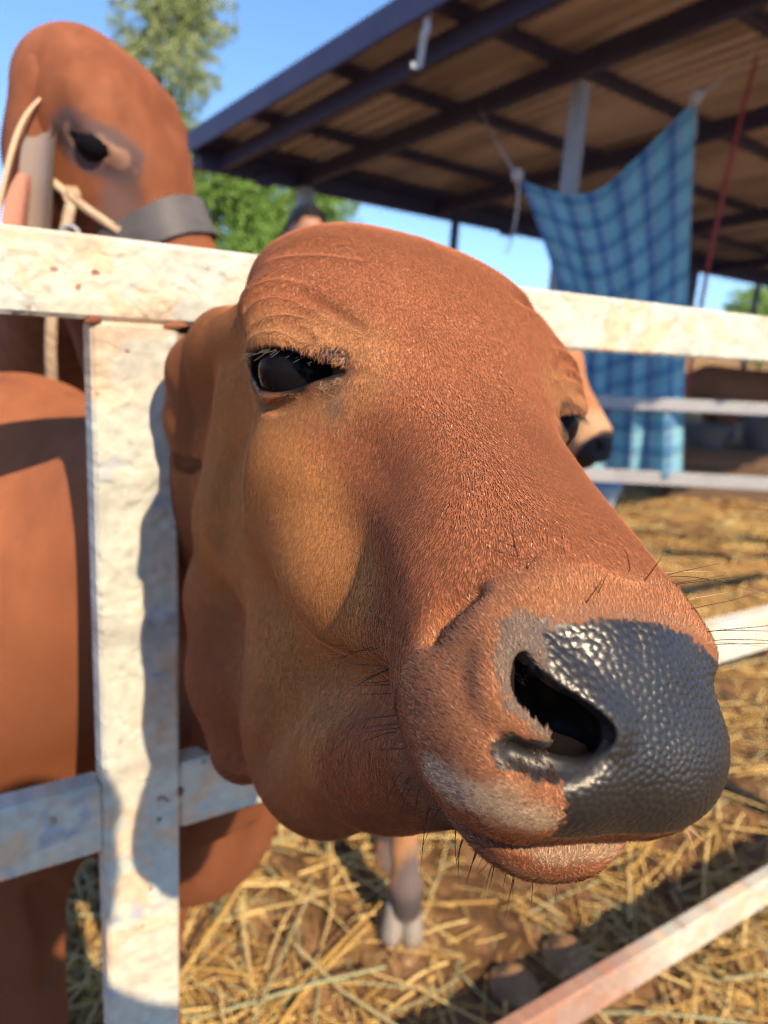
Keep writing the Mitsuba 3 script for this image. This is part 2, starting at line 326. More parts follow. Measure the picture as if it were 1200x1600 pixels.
def coat_colour(p, a=None):
    if a is None: a = loc(p); a[0] = dr.abs(a[0])
    x, y, z = a
    w = fbm(p.x * 9, p.y * 9, p.z * 9, 3)
    red, tan = C3(.455, .166, .080), C3(.67, .295, .108)
    w = w + .30 * (fbm(p.x * 33, p.y * 33, p.z * 33, 3) - .5)
    c = mix(red, tan, smooth(-.22, -.08, y) * smooth(-.34, -.22, z) * smooth(.40, .75, w * .5 + .9 * smooth(-.03, -.12, z) * (1 - smooth(.12, .2, y))))
    front = smooth(.03, -.01, dr.abs(x) - .03) * smooth(.06, .12, y) * (1 - smooth(.2, .23, y))
    c = mix(c, C3(.36, .135, .070), .6 * front)                                          # darker strip down the nose bridge
    c = mix(c, C3(.62, .29, .145), .55 * smooth(.212, .226, y) * smooth(-.09, -.05, z))      # paler muzzle top
    j = fbm(p.x * 130, p.y * 130, p.z * 130, 2)
    lip = 1 - smooth(.003, .013, dseg(a, [(.067, .266, -.077), (.055, .286, -.067), (.041, .293, -.063)]) + (j - .5) * .01)
    c = mix(c, C3(.80, .62, .44), .8 * lip)
    lowlip = 1 - smooth(.002, .008, dseg(a, [(.018, .2905, -.095), (0, .292, -.094), (.03, .285, -.093), (.045, .268, -.097)]) + (j - .5) * .006)
    c = mix(c, C3(.72, .55, .39), .6 * lowlip)
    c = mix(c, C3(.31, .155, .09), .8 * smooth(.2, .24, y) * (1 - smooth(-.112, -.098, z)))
    c = mix(c, C3(.16, .085, .06), .6 * smooth(.26, .285, y) * (1 - smooth(.030, .036, x)) * smooth(-.092, -.087, z) * (1 - smooth(-.076, -.072, z)))
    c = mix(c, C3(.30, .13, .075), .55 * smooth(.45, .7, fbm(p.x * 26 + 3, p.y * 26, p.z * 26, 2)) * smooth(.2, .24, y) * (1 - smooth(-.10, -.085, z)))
    d = dseg(a, EYE_CUT)
    c = mix(c, C3(.60, .30, .13), .6 * (1 - smooth(.02, .05, d)))
    c = mix(c, C3(.22, .10, .06), .7 * (1 - smooth(.010, .017, d)))
    tear = dseg(a, [(.083, .047, -.030), (.079, .055, -.040)])
    c = mix(c, C3(.26, .17, .12), .6 * (1 - smooth(.003, .012, tear + (w - .5) * .012)))
    return c
def skin_colour(p, n, uv):
    a, pad, wing, wet = skin_masks(p)
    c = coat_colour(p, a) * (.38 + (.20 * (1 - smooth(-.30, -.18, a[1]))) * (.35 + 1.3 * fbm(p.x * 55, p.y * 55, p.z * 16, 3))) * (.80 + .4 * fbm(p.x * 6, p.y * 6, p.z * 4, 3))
    d = dseg(a, EYE_CUT)
    d = d + .0075 * smooth(.034, .046, a[1]) * (1 - smooth(.05, .06, a[1]))
    c = mix(c, C3(.018, .014, .014), 1 - smooth(.0115, .016, d))
    grey = C3(.115, .088, .070)
    c = mix(c, grey, wing)
    black = mix(C3(.012, .0125, .015), C3(.024, .022, .021), fbm(p.x * 60, p.y * 60, p.z * 60, 3))
    c = mix(c, black, dr.maximum(pad, wet))
    hole = dseg([a[0], a[1], a[2]], [tuple(np.array(q) - (.001, .012, .014)) for q in NOSTRIL])
    return mix(c, C3(.010, .008, .008), 1 - smooth(.0125, .0150, hole))
def skin_rough(p, n, uv):
    a, pad, wing, wet = skin_masks(p)
    d = dseg(a, EYE_CUT)
    r = .75 - .47 * pad + .12 * pad * fbm(p.x * 220, p.y * 220, p.z * 220, 2)
    r = r + .22 * pad * (fbm(p.x * 30 + 5, p.y * 30, p.z * 30, 3) - .45)
    r = r * (1 - wet) + .46 * wet
    return dr.minimum(r, .35 + .4 * smooth(.012, .016, d))
def skin_wet(p, n, uv):
    a, pad, wing, wet = skin_masks(p)
    hole = dseg(a, [tuple(np.array(q) - (.001, .012, .014)) for q in NOSTRIL])
    return dr.maximum(pad, wet) * smooth(.0125, .0150, hole)
def body_relief(p, n, uv): return .004 * fbm(p.x * 60, p.y * 60, p.z * 22, 3) + .012 * fbm(p.x * 14, p.y * 14, p.z * 6, 2)
mat('cow_skin', {'type': 'blendbsdf', 'weight': proc(skin_wet), 'a': {'type': 'bumpmap', 'nested': two(P(proc(skin_colour), proc(skin_rough), .12)), 'arbitrary': proc(body_relief), 'scale': .5}, 'b': two(P(proc(skin_colour), proc(skin_rough), .6))})
def hair_colour(p, n, uv):
    """uv.x: the hair's own random number, uv.y: from root to tip."""
    a, pad, wing, wet = skin_masks(p, 1.4)
    c = coat_colour(p, a)
    c = mix(c, C3(.27, .21, .165), .85 * wing)
    c = mix(c, C3(.07, .04, .03), .8 * smooth(.16, .10, uv.x) * smooth(.19, .24, a[1]) * (1 - smooth(-.05, -.03, a[2])))
    c = mix(c, C3(.030, .026, .026), .92 * wet)
    edge = 1 - smooth(.0, .010, dr.abs(.2435 + .0035 * dr.square(a[0] / .04) - a[1]))
    c = mix(c, C3(.26, .215, .19), .7 * edge * (1 - smooth(.044, .05, a[0])))
    c = c * (.82 + .26 * uv.x) * (.74 + .42 * uv.y)
    pale = smooth(.985, .995, uv.x)
    return mix(c, C3(.80, .62, .45), .6 * pale)
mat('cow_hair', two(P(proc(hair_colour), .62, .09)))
mat('eye_ball', {'type': 'principled', 'base_color': {'type': 'rgb', 'value': [.008, .007, .009]}, 'roughness': .14, 'specular': .04})
mat('whisker_dark', two(P((.035, .025, .02), .5)))
mat('whisker_pale', two(P((.50, .38, .28), .5)))
mat('lash', two(P((.11, .09, .08), .45)))

def np_pad(a):
    x, y, z = np.abs(a[:, 0]), a[:, 1], a[:, 2]
    x = x - .022 * (a[:, 0] < 0) * (x > .02)
    t = np.maximum(np.maximum(.2435 + .0035 * (x / .04) ** 2 - y, x - (.0405 - .010 * sst(-.036, -.060, z))), -.0735 - z)
    return t
def hairs(v, f, nv, count, seed, accept, flow, length, width, lift):
    """Flat tapering hairs scattered on the mesh (frame coordinates): triangles, normals and uv (random number, root to tip)."""
    rng = np.random.default_rng(seed)
    tri = v[f]; ar = np.linalg.norm(np.cross(tri[:, 1] - tri[:, 0], tri[:, 2] - tri[:, 0]), axis=1) / 2
    ok = accept(tri.mean(1)); ar = ar * ok
    fi = np.searchsorted(np.cumsum(ar), rng.random(count) * ar.sum())
    b = rng.random((count, 2)); sw = b.sum(1) > 1; b[sw] = 1 - b[sw]
    w = np.c_[1 - b.sum(1), b]
    p = (tri[fi] * w[:, :, None]).sum(1); n = (nv[f[fi]] * w[:, :, None]).sum(1); n /= np.linalg.norm(n, axis=1, keepdims=True)
    g = flow(p, n); g = g + rng.normal(0, .13, g.shape)
    g -= n * (g * n).sum(1, keepdims=True); g /= np.maximum(np.linalg.norm(g, axis=1, keepdims=True), 1e-9)
    L = length(p) * rng.uniform(.6, 1.25, count); W = width * rng.uniform(.6, 1.3, count)
    side = np.cross(n, g); lf = lift(p) * rng.uniform(.5, 1.5, count)
    r = rng.random(count)
    p0 = p - n * .0004
    p1 = p + g * (L * .5)[:, None] + n * (L * lf * .75)[:, None]
    p2 = p + g * L[:, None] + n * (L * lf)[:, None]
    s2 = side * (W / 2)[:, None]
    V = np.stack([p0 - s2, p0 + s2, p1 - s2 * .8, p1 + s2 * .8, p2], 1).reshape(-1, 3)
    i = np.arange(count)[:, None] * 5
    F = np.stack([i + np.array(q) for q in ((0, 1, 3), (0, 3, 2), (2, 3, 4))], 1).reshape(-1, 3)
    t = n + .35 * g
    N = np.stack([t - .42 * side, t + .42 * side, t - .4 * side, t + .4 * side, t + .1 * g], 1).reshape(-1, 3)
    N /= np.linalg.norm(N, axis=1, keepdims=True)
    UV = np.stack([np.repeat(r[:, None], 5, 1), np.tile([0, 0, .5, .5, 1.0], (count, 1))], -1).reshape(-1, 2)
    return V, F, N, UV
def raw(key, v, f, n, bsdf, uv=None, **t):
    k, i = key, 0
    while k in scene: i += 1; k = f'{key}_{i:03d}'
    scene[k] = {'type': 'ply', 'filename': meshkit.write_ply((v, f), False, uv, None, normals=n), 'face_normals': False, 'bsdf': {'type': 'ref', 'id': bsdf}}
    tag(k, **t); return k

def build_cow(fine=1.15, count=440000):
    v, f = cow_mesh(fine)
    v = relax(v, f)
    nv = meshkit.arrays((v, f), True)[2]
    # pebbled relief of the nose pad: domes parted by fine furrows, running into ridges low down
    rng = np.random.default_rng(3)
    t = np_pad(v); on = np.nonzero((t < .004) & (v[:, 1] > .2))[0]
    q = v[on] * (1, 1, 1); cand = q[rng.permutation(len(q))]; keep = []
    tree = cKDTree(cand); gone = np.zeros(len(cand), bool)
    for i in range(len(cand)):
        if gone[i]: continue
        keep.append(i); gone[tree.query_ball_point(cand[i], .00245 + .0006 * (cand[i, 2] > -.035))] = True
    seeds = cand[keep]
    d, _ = cKDTree(seeds).query(q, 2)
    am = .55 + .9 * meshkit.fbm(q * 45, 2, 6)
    h = am * (.00022 * np.clip(1 - (d[:, 0] / .0019) ** 2, -.2, 1) - .00020 * np.exp(-((d[:, 1] - d[:, 0]) / .00042) ** 2) + .00013 * np.exp(-(d[:, 0] / .0005) ** 2))
    qf = np.c_[np.abs(q[:, 0]), q[:, 1:]] - np.where(q[:, :1] < 0, (.032, -.024, 0), 0); dn = chain(qf, NOSTRIL, [.0] * 6); du = chain(qf, GROOVE, [.0] * 4)
    v[on] += nv[on] * (h * sst(.001, -.003, t[on]) * sst(.004, .008, dn) * (.25 + .75 * sst(.006, .012, du)) * sst(.015, .019, chain(qf, [np.array(w_) - (.001, .012, .014) for w_ in NOSTRIL], [.0] * 6)))[:, None]
    nv = meshkit.arrays((v, f), True)[2]
    cow = thing('brown_cow', 'large red-brown cow pushing its head out between the fence rails, wet black nose close up', 'cow')
    raw(cow + '__body', to_world(v), f, nv @ HEAD_M, 'cow_skin')
    for s in (1, -1):
        m = trimesh.creation.icosphere(4, EYE_R)
        put(cow + '__eye', trimesh.Trimesh(to_world((m.vertices + EYE_C) * (s, 1, 1)), m.faces[:, ::s]), 'eye_ball', True)
    # coat
    def accept(c):
        x = np.abs(c[:, 0]); a = np.c_[x, c[:, 1:]]
        s_, t_, w_ = eye_coords(a)
        eye = (t_ < lid_up(s_) + .0042) & (t_ > -lid_lo(s_) - .0034) & (np.abs(s_ + .002) < .043) & (w_ > -.03)
        eye |= chain(a, [EYE_CUT[0], tuple(np.array(EYE_CUT[0]) - .006 * EYE_U)], [.0, .0]) < .0042
        a = a - np.where(c[:, :1] < 0, (.032, -.024, 0), 0)
        dn = chain(a, NOSTRIL, [.0026, .0050, .0074, .0079, .0071, .0043]); wet = chain(a, GROOVE, [.0] * 4)
        inside = chain(a, [np.array(q) - (0, .012, .012) for q in NOSTRIL], [.0] * 6)
        return (c[:, 1] > -.17) & (c[:, 2] > -.40) & (x < .17) & ~eye & (np_pad(c) > -.0005) & (dn > .0005) & (inside > .0118) & (wet > .0030)
    def flow(p, n):
        x, y, z = p.T
        k = sst(.216, .228, y + .004 * np.sin(x * 160))
        side = sst(.55, .85, np.abs(n[:, 0]))
        g = np.c_[np.sign(x) * .35 * sst(.0, .05, np.abs(x)), 1 - 2 * k, -.25 * side - .55 * side * (1 - k)]
        wv = meshkit.noise(p * 45, 5) - .5; g[:, 0] += .7 * wv; g[:, 2] += .7 * (meshkit.noise(p * 38, 9) - .5)
        return g
    V, F, N, UV = hairs(v, f, nv, count, 11, accept, flow, lambda p: (.0046 - .0019 * sst(.19, .23, p[:, 1])) * (.8 + .5 * meshkit.noise(p * 25, 2)),
                        
                        .00038, lambda p: (.10 + .05 * sst(.19, .23, p[:, 1])) + .07 * meshkit.noise(p * 60, 4))
    raw(cow + '__coat_hair', to_world(V), F, N @ HEAD_M, 'cow_hair', UV, kind='stuff')
    return cow, v, f, nv
COW, CV, CF, CN = build_cow()

# ------------------------------------------------------------------ fence
FD, FN = np.array([.8362, .5484, 0]), np.array([.5484, -.8362, 0]); FP = np.array([-.343 * .70, .70, 0])
def fence_at(s, out, z): return FP + FD * s + FN * out + np.array([0, 0, z])

# ------------------------------------------------------------------ small builders
def box(size, at=(0, 0, 0), r=0.0):
    """A box with chamfered edges."""
    sx, sy, sz = [q / 2 for q in size]; r = min(r, sx * .9, sy * .9, sz * .9)
    if r <= 0: m = trimesh.creation.box(size)
    else:
        v = [(a * (sx - r * (k != 0)), b * (sy - r * (k != 1)), c * (sz - r * (k != 2))) for a in (-1, 1) for b in (-1, 1) for c in (-1, 1) for k in range(3)]
        m = trimesh.convex.convex_hull(np.array(v))
    m.apply_translation(at); return m
def framed(m, ex, ey, ez, o):
    """The mesh with its axes laid along ex, ey, ez from o."""
    A = np.array([ex, ey, ez], float); f = m.faces if np.linalg.det(A) > 0 else m.faces[:, ::-1]
    return trimesh.Trimesh(m.vertices @ A + np.asarray(o, float), f, process=False)
def tube(pts, rad, sides=8, n=None):
    p = curve(pts, n) if n else np.asarray(pts, float)
    rad = np.interp(np.linspace(0, 1, len(p)), np.linspace(0, 1, len(np.atleast_1d(rad))), np.atleast_1d(rad))
    t = np.gradient(p, axis=0); t /= np.linalg.norm(t, axis=1, keepdims=True)
    a = np.cross(t, [0, 0, 1] if np.abs(t[:, 2]).max() < .95 else [.9, .3, .1]); a /= np.linalg.norm(a, axis=1, keepdims=True); b = np.cross(t, a)
    ang = np.arange(sides) * 2 * np.pi / sides
    v = (p[:, None] + rad[:, None, None] * (np.cos(ang)[None, :, None] * a[:, None] + np.sin(ang)[None, :, None] * b[:, None])).reshape(-1, 3)
    i, j = [q.ravel() for q in np.meshgrid(np.arange(len(p) - 1), np.arange(sides), indexing='ij')]; k = (j + 1) % sides
    f = np.vstack([np.c_[i * sides + j, i * sides + k, (i + 1) * sides + k], np.c_[i * sides + j, (i + 1) * sides + k, (i + 1) * sides + j]])
    v = np.vstack([v, p[:1], p[-1:]]); c0, c1 = len(v) - 2, len(v) - 1; J = np.arange(sides); K = (J + 1) % sides; e = (len(p) - 1) * sides
    f = np.vstack([f, np.c_[np.full(sides, c0), K, J], np.c_[np.full(sides, c1), e + J, e + K]])
    return trimesh.Trimesh(v, f[:, ::-1] if False else f, process=False)
def join(ms): return trimesh.util.concatenate(ms)
def blob(field, lo, hi, h, rounds=2):
    g = [np.arange(a, b + 5 * h, h) for a, b in zip(lo, hi)]
    v, f = surface_nets(field, *g); return trimesh.Trimesh(relax(v, f, rounds), f, process=False)

# ------------------------------------------------------------------ whiskers and lashes of the cow
def nearest(p):
    i = TREE.query(p)[1]; return CV[i], CN[i]
TREE = cKDTree(CV)
rng = np.random.default_rng(5)
def whisker(key, at, aim, length, rad, bsdf, droop=.0):
    p, n = nearest(np.asarray(at)); g = unit(np.asarray(aim) + .25 * n + rng.normal(0, .12, 3)); bend = rng.normal(0, .22, 3)
    q = [p - .002 * n] + [p + (g * t + bend * t * t * .5) * length + np.array([0, .4, -.9]) * droop * t * t * length for t in (.15, .35, .6, .8, 1)]
    put(COW + '__' + key, tube(to_world(np.array(q)), [rad, rad, rad * .8, rad * .25], 4, 9), bsdf, True)
for k in range(44):       # lower lip and chin: short dark bristles pointing down
    whisker('whisker', (rng.uniform(-.03, .055), rng.uniform(.20, .285), -.132), (rng.normal(0, .15), .35, -.9), rng.uniform(.012, .028), .00024, 'whisker_dark')
for k in range(16):       # corner of the mouth
    whisker('whisker', (.062, rng.uniform(.17, .24), rng.uniform(-.12, -.095)), (.5, -.5, -.7), rng.uniform(.015, .035), .00020, 'whisker_dark')
for k in range(14):       # side of the muzzle, swept back
    whisker('whisker', (.066, rng.uniform(.18, .245), rng.uniform(-.085, -.045)), (.55, -.75, -.05), rng.uniform(.015, .04), .00010, 'whisker_dark')
for k in range(12):       # over the far nostril
    whisker('whisker', (-.035 - .02 * rng.random(), rng.uniform(.20, .245), -.018), (-.8, .3, .45), rng.uniform(.018, .042), .00016, 'whisker_dark' if k % 4 else 'whisker_pale')
for k in range(10):       # far lip
    whisker('whisker', (-.05, rng.uniform(.25, .285), -.085), (-.6, .6, -.3), rng.uniform(.010, .020), .00014, 'whisker_pale')
for k in range(7):        # muzzle top
    whisker('whisker', (rng.uniform(-.03, .04), rng.uniform(.205, .238), -.01), (rng.normal(0, .5), -.2, .8), rng.uniform(.008, .018), .00024, 'whisker_dark')
for side in (1, -1):
    ls = []
    for k in range(44):
        s_ = rng.uniform(-.030, .034); up = k < 27
        a = eye_pt(s_, (float(lid_up(s_)) + .002) if up else -float(lid_lo(s_)) - .002, .003)
        L = rng.uniform(.008, .015) * (1 if up else .55); g = EYE_N * .75 + EYE_U * (.25 + .5 * s_ / .03) + EYE_V * (-.55 if up else -.35) + rng.normal(0, .12, 3)
        q = [a, a + g * L * .5, a + g * L + EYE_V * L * .12]
        q = np.array(q) * (side, 1, 1)
        ls.append(tube(to_world(q), [.00022, .0002, .00008], 4, 6))
    put(COW + '__eyelashes', join(ls), 'lash', True, kind='stuff')

# ------------------------------------------------------------------ fence: painted steel tube, caked and chipped
def paint(p, n, uv):
    s = (p.x * float(FD[0]) + p.y * float(FD[1])); z = p.z
    a = fbm(s * 14, z * 14, 3.1, 4); b = fbm(s * 34 + 7, z * 34, 1.7, 3); c = fbm(s * 7 + 3, z * 9, 8.2, 3); d = fbm(s * 120, z * 120, 2.0, 2)
    col = mix(C3(.56, .535, .445), C3(.49, .52, .475), smooth(.42, .62, a))
    col = mix(col, C3(.64, .45, .29), .75 * smooth(.47, .62, b) * smooth(.38, .58, c))
    col = mix(col, C3(.30, .37, .50), .70 * smooth(.62, .68, fbm(s * 20 + 31, z * 20, 5.5, 4)) * (1 - smooth(1.15, 1.3, z)))
    col = mix(col, C3(.33, .155, .105), .9 * (1 - smooth(.20, .40, z + .25 * (c - .5))) * (1 - .85 * smooth(1.05, 1.30, s + .3 * (b - .5))))
    col = mix(col, C3(.30, .28, .25), .45 * smooth(.52, .70, fbm(s * 11 + 5, z * 26, 7.7, 4)))
    rust = smooth(.76, .79, fbm(s * 75 + 11, z * 75, 9.1, 3)) * smooth(.50, .62, fbm(s * 9, z * 7, 4.4, 2))
    col = mix(col, C3(.20, .075, .035), .9 * rust)
    return col * (.84 + .32 * d)
def paint_relief(p, n, uv):
    s = (p.x * float(FD[0]) + p.y * float(FD[1]))
    k = fbm(s * 55, p.z * 55, 6.0, 4)
    return .0016 * smooth(.45, .75, k) + .0008 * fbm(s * 190, p.z * 190, 1.0, 2) + .0007 * smooth(.5, .56, fbm(s * 26, p.z * 26, 2.0, 3))
mat('old_paint', {'type': 'bumpmap', 'nested': two(P(proc(paint), .72, .25)), 'arbitrary': proc(paint_relief), 'scale': 1.0})
mat('weld_rust', two(P(proc(lambda p, n, uv: mix(C3(.16, .055, .03), C3(.30, .13, .07), fbm(p.x * 90, p.y * 90, p.z * 90, 2))), .85, .2)))
FENCE = thing('cattle_fence', 'nearest fence of thick chalky white painted steel tube around the brown cow', 'fence')
def fbar(part, s0, s1, o0, o1, z0, z1, r=.004):
    m = box((s1 - s0, o1 - o0, z1 - z0), ((s0 + s1) / 2, (o0 + o1) / 2, (z0 + z1) / 2), r)
    return put(FENCE + '__' + part, framed(m, FD, FN, (0, 0, 1), FP), 'old_paint')
fbar('rail', -2.4, 4.4, -.034, 0, 1.3463, 1.4188)
for a, b in ((-2.4, -1.9405), (-1.8595, -.0412), (.0412, 1.9), (1.981, 4.4)):
    fbar('rail', a, b, -.036, -.0025, .790, .872); fbar('rail', a, b, -.036, -.0025, .090, .172)
for c in (-1.9, -.0005, 1.94): fbar('post', c - .0405, c + .0405, -.036, .0, -.3, 1.3455)
for c, w in ((.036, .010), (-.038, .006)):
    put(FENCE + '__weld', framed(blob(lambda q: chain(q, [(c - w, 0, 1.344), (c, .0005, 1.346), (c + w, 0, 1.3465)], [.002, .0045, .002]), (c - .025, -.012, 1.33), (c + .025, .012, 1.36), .0016), FD, FN, (0, 0, 1), FP), 'weld_rust', True)

# ------------------------------------------------------------------ ground, straw, dung
def earth(p, n, uv):
    a = fbm(p.x * 3.1, p.y * 3.1, 0, 4); b = fbm(p.x * 17, p.y * 17, 2, 3)
    far = smooth(1.5, 4.0, p.y)
    col = mix(C3(.10, .054, .028), C3(.21, .12, .062), smooth(.35, .65, b))
    straw = smooth(.42, .62, a * .7 + .3 * fbm(p.x * 40, p.y * 13, 5, 3))
    col = mix(col, C3(.38, .24, .09), (.25 + .35 * far) * straw)
    return mix(col, C3(.050, .030, .018), .75 * smooth(.58, .72, fbm(p.x * 1.7 + 9, p.y * 1.7, 4, 3)) * (1 - .6 * far))
mat('earth', {'type': 'bumpmap', 'nested': two(P(proc(earth), .95, .15)), 'arbitrary': proc(lambda p, n, uv: .012 * fbm(p.x * 34, p.y * 34, 0, 4)), 'scale': 1.0})
gx = np.r_[-400, -60, -12, np.linspace(-3, 5, 321), 14, 60, 400]; gy = np.r_[-400, -60, -6, np.linspace(-1, 8, 361), 14, 30, 90, 900]
X, Y = np.meshgrid(gx, gy, indexing='ij'); inn = (np.abs(X - 1) < 3.9) & (np.abs(Y - 3.5) < 4.4)
Z = np.where(inn, .045 * (meshkit.fbm(np.stack([X * 2.6, Y * 2.6, 0 * X], -1), 5, 3) - .5) + .02 * (meshkit.fbm(np.stack([X * 14, Y * 14, 0 * X], -1), 3, 8) - .5), 0)
ni, nj = X.shape; i, j = [q.ravel() for q in np.meshgrid(np.arange(ni - 1), np.arange(nj - 1), indexing='ij')]
F = np.vstack([np.c_[i * nj + j, (i + 1) * nj + j, (i + 1) * nj + j + 1], np.c_[i * nj + j, (i + 1) * nj + j + 1, i * nj + j + 1]])
put('ground', trimesh.Trimesh(np.c_[X.ravel(), Y.ravel(), Z.ravel()], F, process=False), 'earth', True, label='bare brown pen ground trodden and littered with straw', kind='structure')
from scipy.interpolate import RegularGridInterpolator
GZ = RegularGridInterpolator((gx, gy), Z)
def straw_colour(p, n, uv):
    c = mix(C3(.46, .29, .085), C3(.66, .50, .22), smooth(.2, .8, uv.x))
    c = mix(c, C3(.33, .34, .20), smooth(.86, .92, uv.x)); c = mix(c, C3(.24, .14, .06), smooth(.12, .04, uv.x))
    return c * (.85 + .3 * fbm(uv.y * 9 + uv.x * 77, uv.x * 31, 0, 2))
mat('straw', two(P(proc(straw_colour), .55, .3)))
def straw_bed(count, x0, x1, y0, y1, seed, r0, r1, l0, l1):
    rng = np.random.default_rng(seed); n = count * 3
    c = np.c_[rng.uniform(x0, x1, n), rng.uniform(y0, y1, n)]
    dens = meshkit.fbm(np.c_[c * 2.1, np.zeros(n)], 3, 4)
    c = c[rng.random(n) < np.clip((dens - .30) * 2.2, .18, 1)][:count]; n = len(c)
    L = rng.uniform(l0, l1, n) * rng.choice([1, 1, .5, 1.6], n); a = rng.uniform(0, 2 * np.pi, n); rad = rng.uniform(r0, r1, n); lift = np.abs(rng.normal(0, .010, n)) + rad; tilt = rng.normal(0, .10, n); bend = rng.normal(0, .10, n)
    V, F, UV = [], [], []
    ks = np.linspace(-.5, .5, 4)
    P = np.stack([np.c_[c[:, 0] + np.cos(a) * L * k - np.sin(a) * L * bend * (k * k), c[:, 1] + np.sin(a) * L * k + np.cos(a) * L * bend * (k * k), lift + np.abs(tilt) * L * (k + .5)] for k in ks], 1)
    P[..., 2] += GZ(P[..., :2].reshape(-1, 2)).reshape(P.shape[:2])
    d = np.stack([np.cos(a), np.sin(a), 0 * a], -1); s = np.stack([-np.sin(a), np.cos(a), 0 * a], -1); up = np.array([0, 0, 1.0])
    ang = np.arange(5) * 2 * np.pi / 5 + .3
    ring = rad[:, None, None] * (np.cos(ang)[None, :, None] * s[:, None] + .7 * np.sin(ang)[None, :, None] * up)
    V = (P[:, :, None] + ring[:, None]).reshape(-1, 3)
    N = np.broadcast_to((ring / rad[:, None, None])[:, None], (n, 4, 5, 3)).reshape(-1, 3)
    q = []
    for i in range(3):
        for j in range(5):
            k = (j + 1) % 5; q += [(i * 5 + j, i * 5 + k, i * 5 + 5 + k), (i * 5 + j, i * 5 + 5 + k, i * 5 + 5 + j)]
    F = (np.array(q)[None] + (np.arange(n) * 20)[:, None, None]).reshape(-1, 3)
    UV = np.stack([np.repeat(rng.random(n)[:, None], 20, 1), np.tile(np.repeat(ks, 5), (n, 1))], -1).reshape(-1, 2)
    return V, F, N, UV
parts = [straw_bed(7000, -1.3, 2.0, .75, 3.0, 9, .0008, .0018, .015, .05), straw_bed(3800, -1.3, 1.9, .75, 2.8, 1, .0014, .0032, .05, .20), straw_bed(650, -1.3, 1.9, .75, 2.8, 7, .0028, .0046, .14, .34), straw_bed(4200, -1.0, 4.4, 2.6, 7.2, 2, .003, .006, .06, .26)]
off = 0; VV, FF, NN, UU = [], [], [], []
for v_, f_, n_, u_ in parts: VV.append(v_); FF.append(f_ + off); NN.append(n_); UU.append(u_); off += len(v_)
raw('straw', np.vstack(VV), np.vstack(FF), np.vstack(NN), 'straw', np.vstack(UU), label='loose yellow straw stalks scattered over the pen ground', category='straw', kind='stuff')
mat('dung', two(P(proc(lambda p, n, uv: mix(C3(.17, .095, .048), C3(.30, .185, .10), fbm(p.x * 40, p.y * 40, p.z * 40, 3))), .42, .35)))
def dung(x, y, r, seed, label):
    rng = np.random.default_rng(seed)
    prims = []
    for lvl, (rr, tr) in enumerate(((r, r * .42), (r * .62, r * .36), (r * .25, r * .30))):
        k = 12; ph = rng.uniform(0, 6); pts = [(x + rr * .8 * math.cos(ph + q * 6.2832 / k) * rng.uniform(.9, 1.1), y + rr * .8 * math.sin(ph + q * 6.2832 / k) * rng.uniform(.9, 1.1), .012 + lvl * r * .34) for q in range(k + 1)]; pts[-1] = pts[0]
        prims.append((pts, [tr] * (k + 1)))
    def fld(p):
        f = None
        for pts, rad in prims:
            g = chain(p, pts, rad, .01); f = g if f is None else smin(f, g, .006)
        return f + .004 * (meshkit.fbm(p * 60, 2, seed) - .5)
    put('dung_pile', blob(fld, (x - r * 1.6, y - r * 1.6, -.03), (x + r * 1.6, y + r * 1.6, r * 1.3), r / 14), 'dung', True, label=label, category='dung', group='dung piles in the straw')
dung(.345, 1.30, .042, 1, 'wet brown dung pile on the straw, left one nearest the low rail')
dung(.475, 1.385, .046, 2, 'wet coiled dung pile on the straw, right one beside the low rail')
mat('twig', two(P((.11, .065, .05), .8)))
put('twig', tube([(.76, 1.74, .02), (.80, 1.62, .035), (.80, 1.55, .03), (.83, 1.44, .012)], [.004, .006, .005, .003], 6, 14), 'twig', True, label='thin curved brown twig lying on the straw right of the chin', category='twig')

# ------------------------------------------------------------------ shed
SE, SR, SN, SLOPE = np.array([.7648, .6442, 0]), np.array([.6442, -.7648, 0]), np.array([-.862, 6.840, 2.7]), .105
SRU = unit(SR + np.array([0, 0, SLOPE])); SUP = np.cross(SE, SRU) * -1
SUP = SUP * np.sign(SUP[2])
def roof_at(t, r, up=0.0): return SN + SE * t + SR * r + np.array([0, 0, SLOPE * r]) + SUP * up
mat('navy_steel', two(P(proc(lambda p, n, uv: mix(C3(.036, .038, .095), C3(.062, .060, .125), fbm(p.x * 9, p.y * 9, p.z * 9, 3))), .5, .35)))
mat('grey_steel', two(P(proc(lambda p, n, uv: mix(C3(.36, .38, .42), C3(.26, .27, .30), fbm(p.x * 12, p.y * 12, p.z * 12, 3))), .5, .4)))
def sheet_colour(p, n, uv):
    ph = uv.x - dr.floor(uv.x)
    t = p.x * float(SE[0]) + p.y * float(SE[1]); r = p.x * float(SR[0]) + p.y * float(SR[1])
    a = fbm(t * 8, r * .5, 1, 3); b = fbm(t * 2.0, r * 1.3, 5, 3)
    c = mix(mix(C3(.33, .27, .255), C3(.45, .37, .34), smooth(.4, .62, a)), C3(.17, .13, .12), .6 * smooth(.5, .68, b))
    return mix(c, C3(.66, .55, .50), .75 * smooth(.56, .62, ph) * (1 - smooth(.74, .80, ph)) * smooth(.35, .6, fbm(t * 3, r * .8, 2, 2)))
mat('roof_sheet', two(P(proc(sheet_colour), .6, .3)))
SHED = thing('cattle_shed', 'open cattle shed with dark steel frame and brown corrugated roof seen from below', 'shed')
RL, T0, T1 = 6.5, -1.0, 13.0
def bar(part, a, b, w, h, mtl='navy_steel', up=None):
    d = np.asarray(b, float) - a; L = np.linalg.norm(d); d = d / L
    u = SUP if up is None else np.asarray(up, float); u = unit(u - d * (u @ d)); s = np.cross(u, d)
    return put(SHED + '__' + part, framed(box((L, w, h), (L / 2, 0, 0), .006), d, s, u, a), mtl)
wid = (T1 - T0) / 18
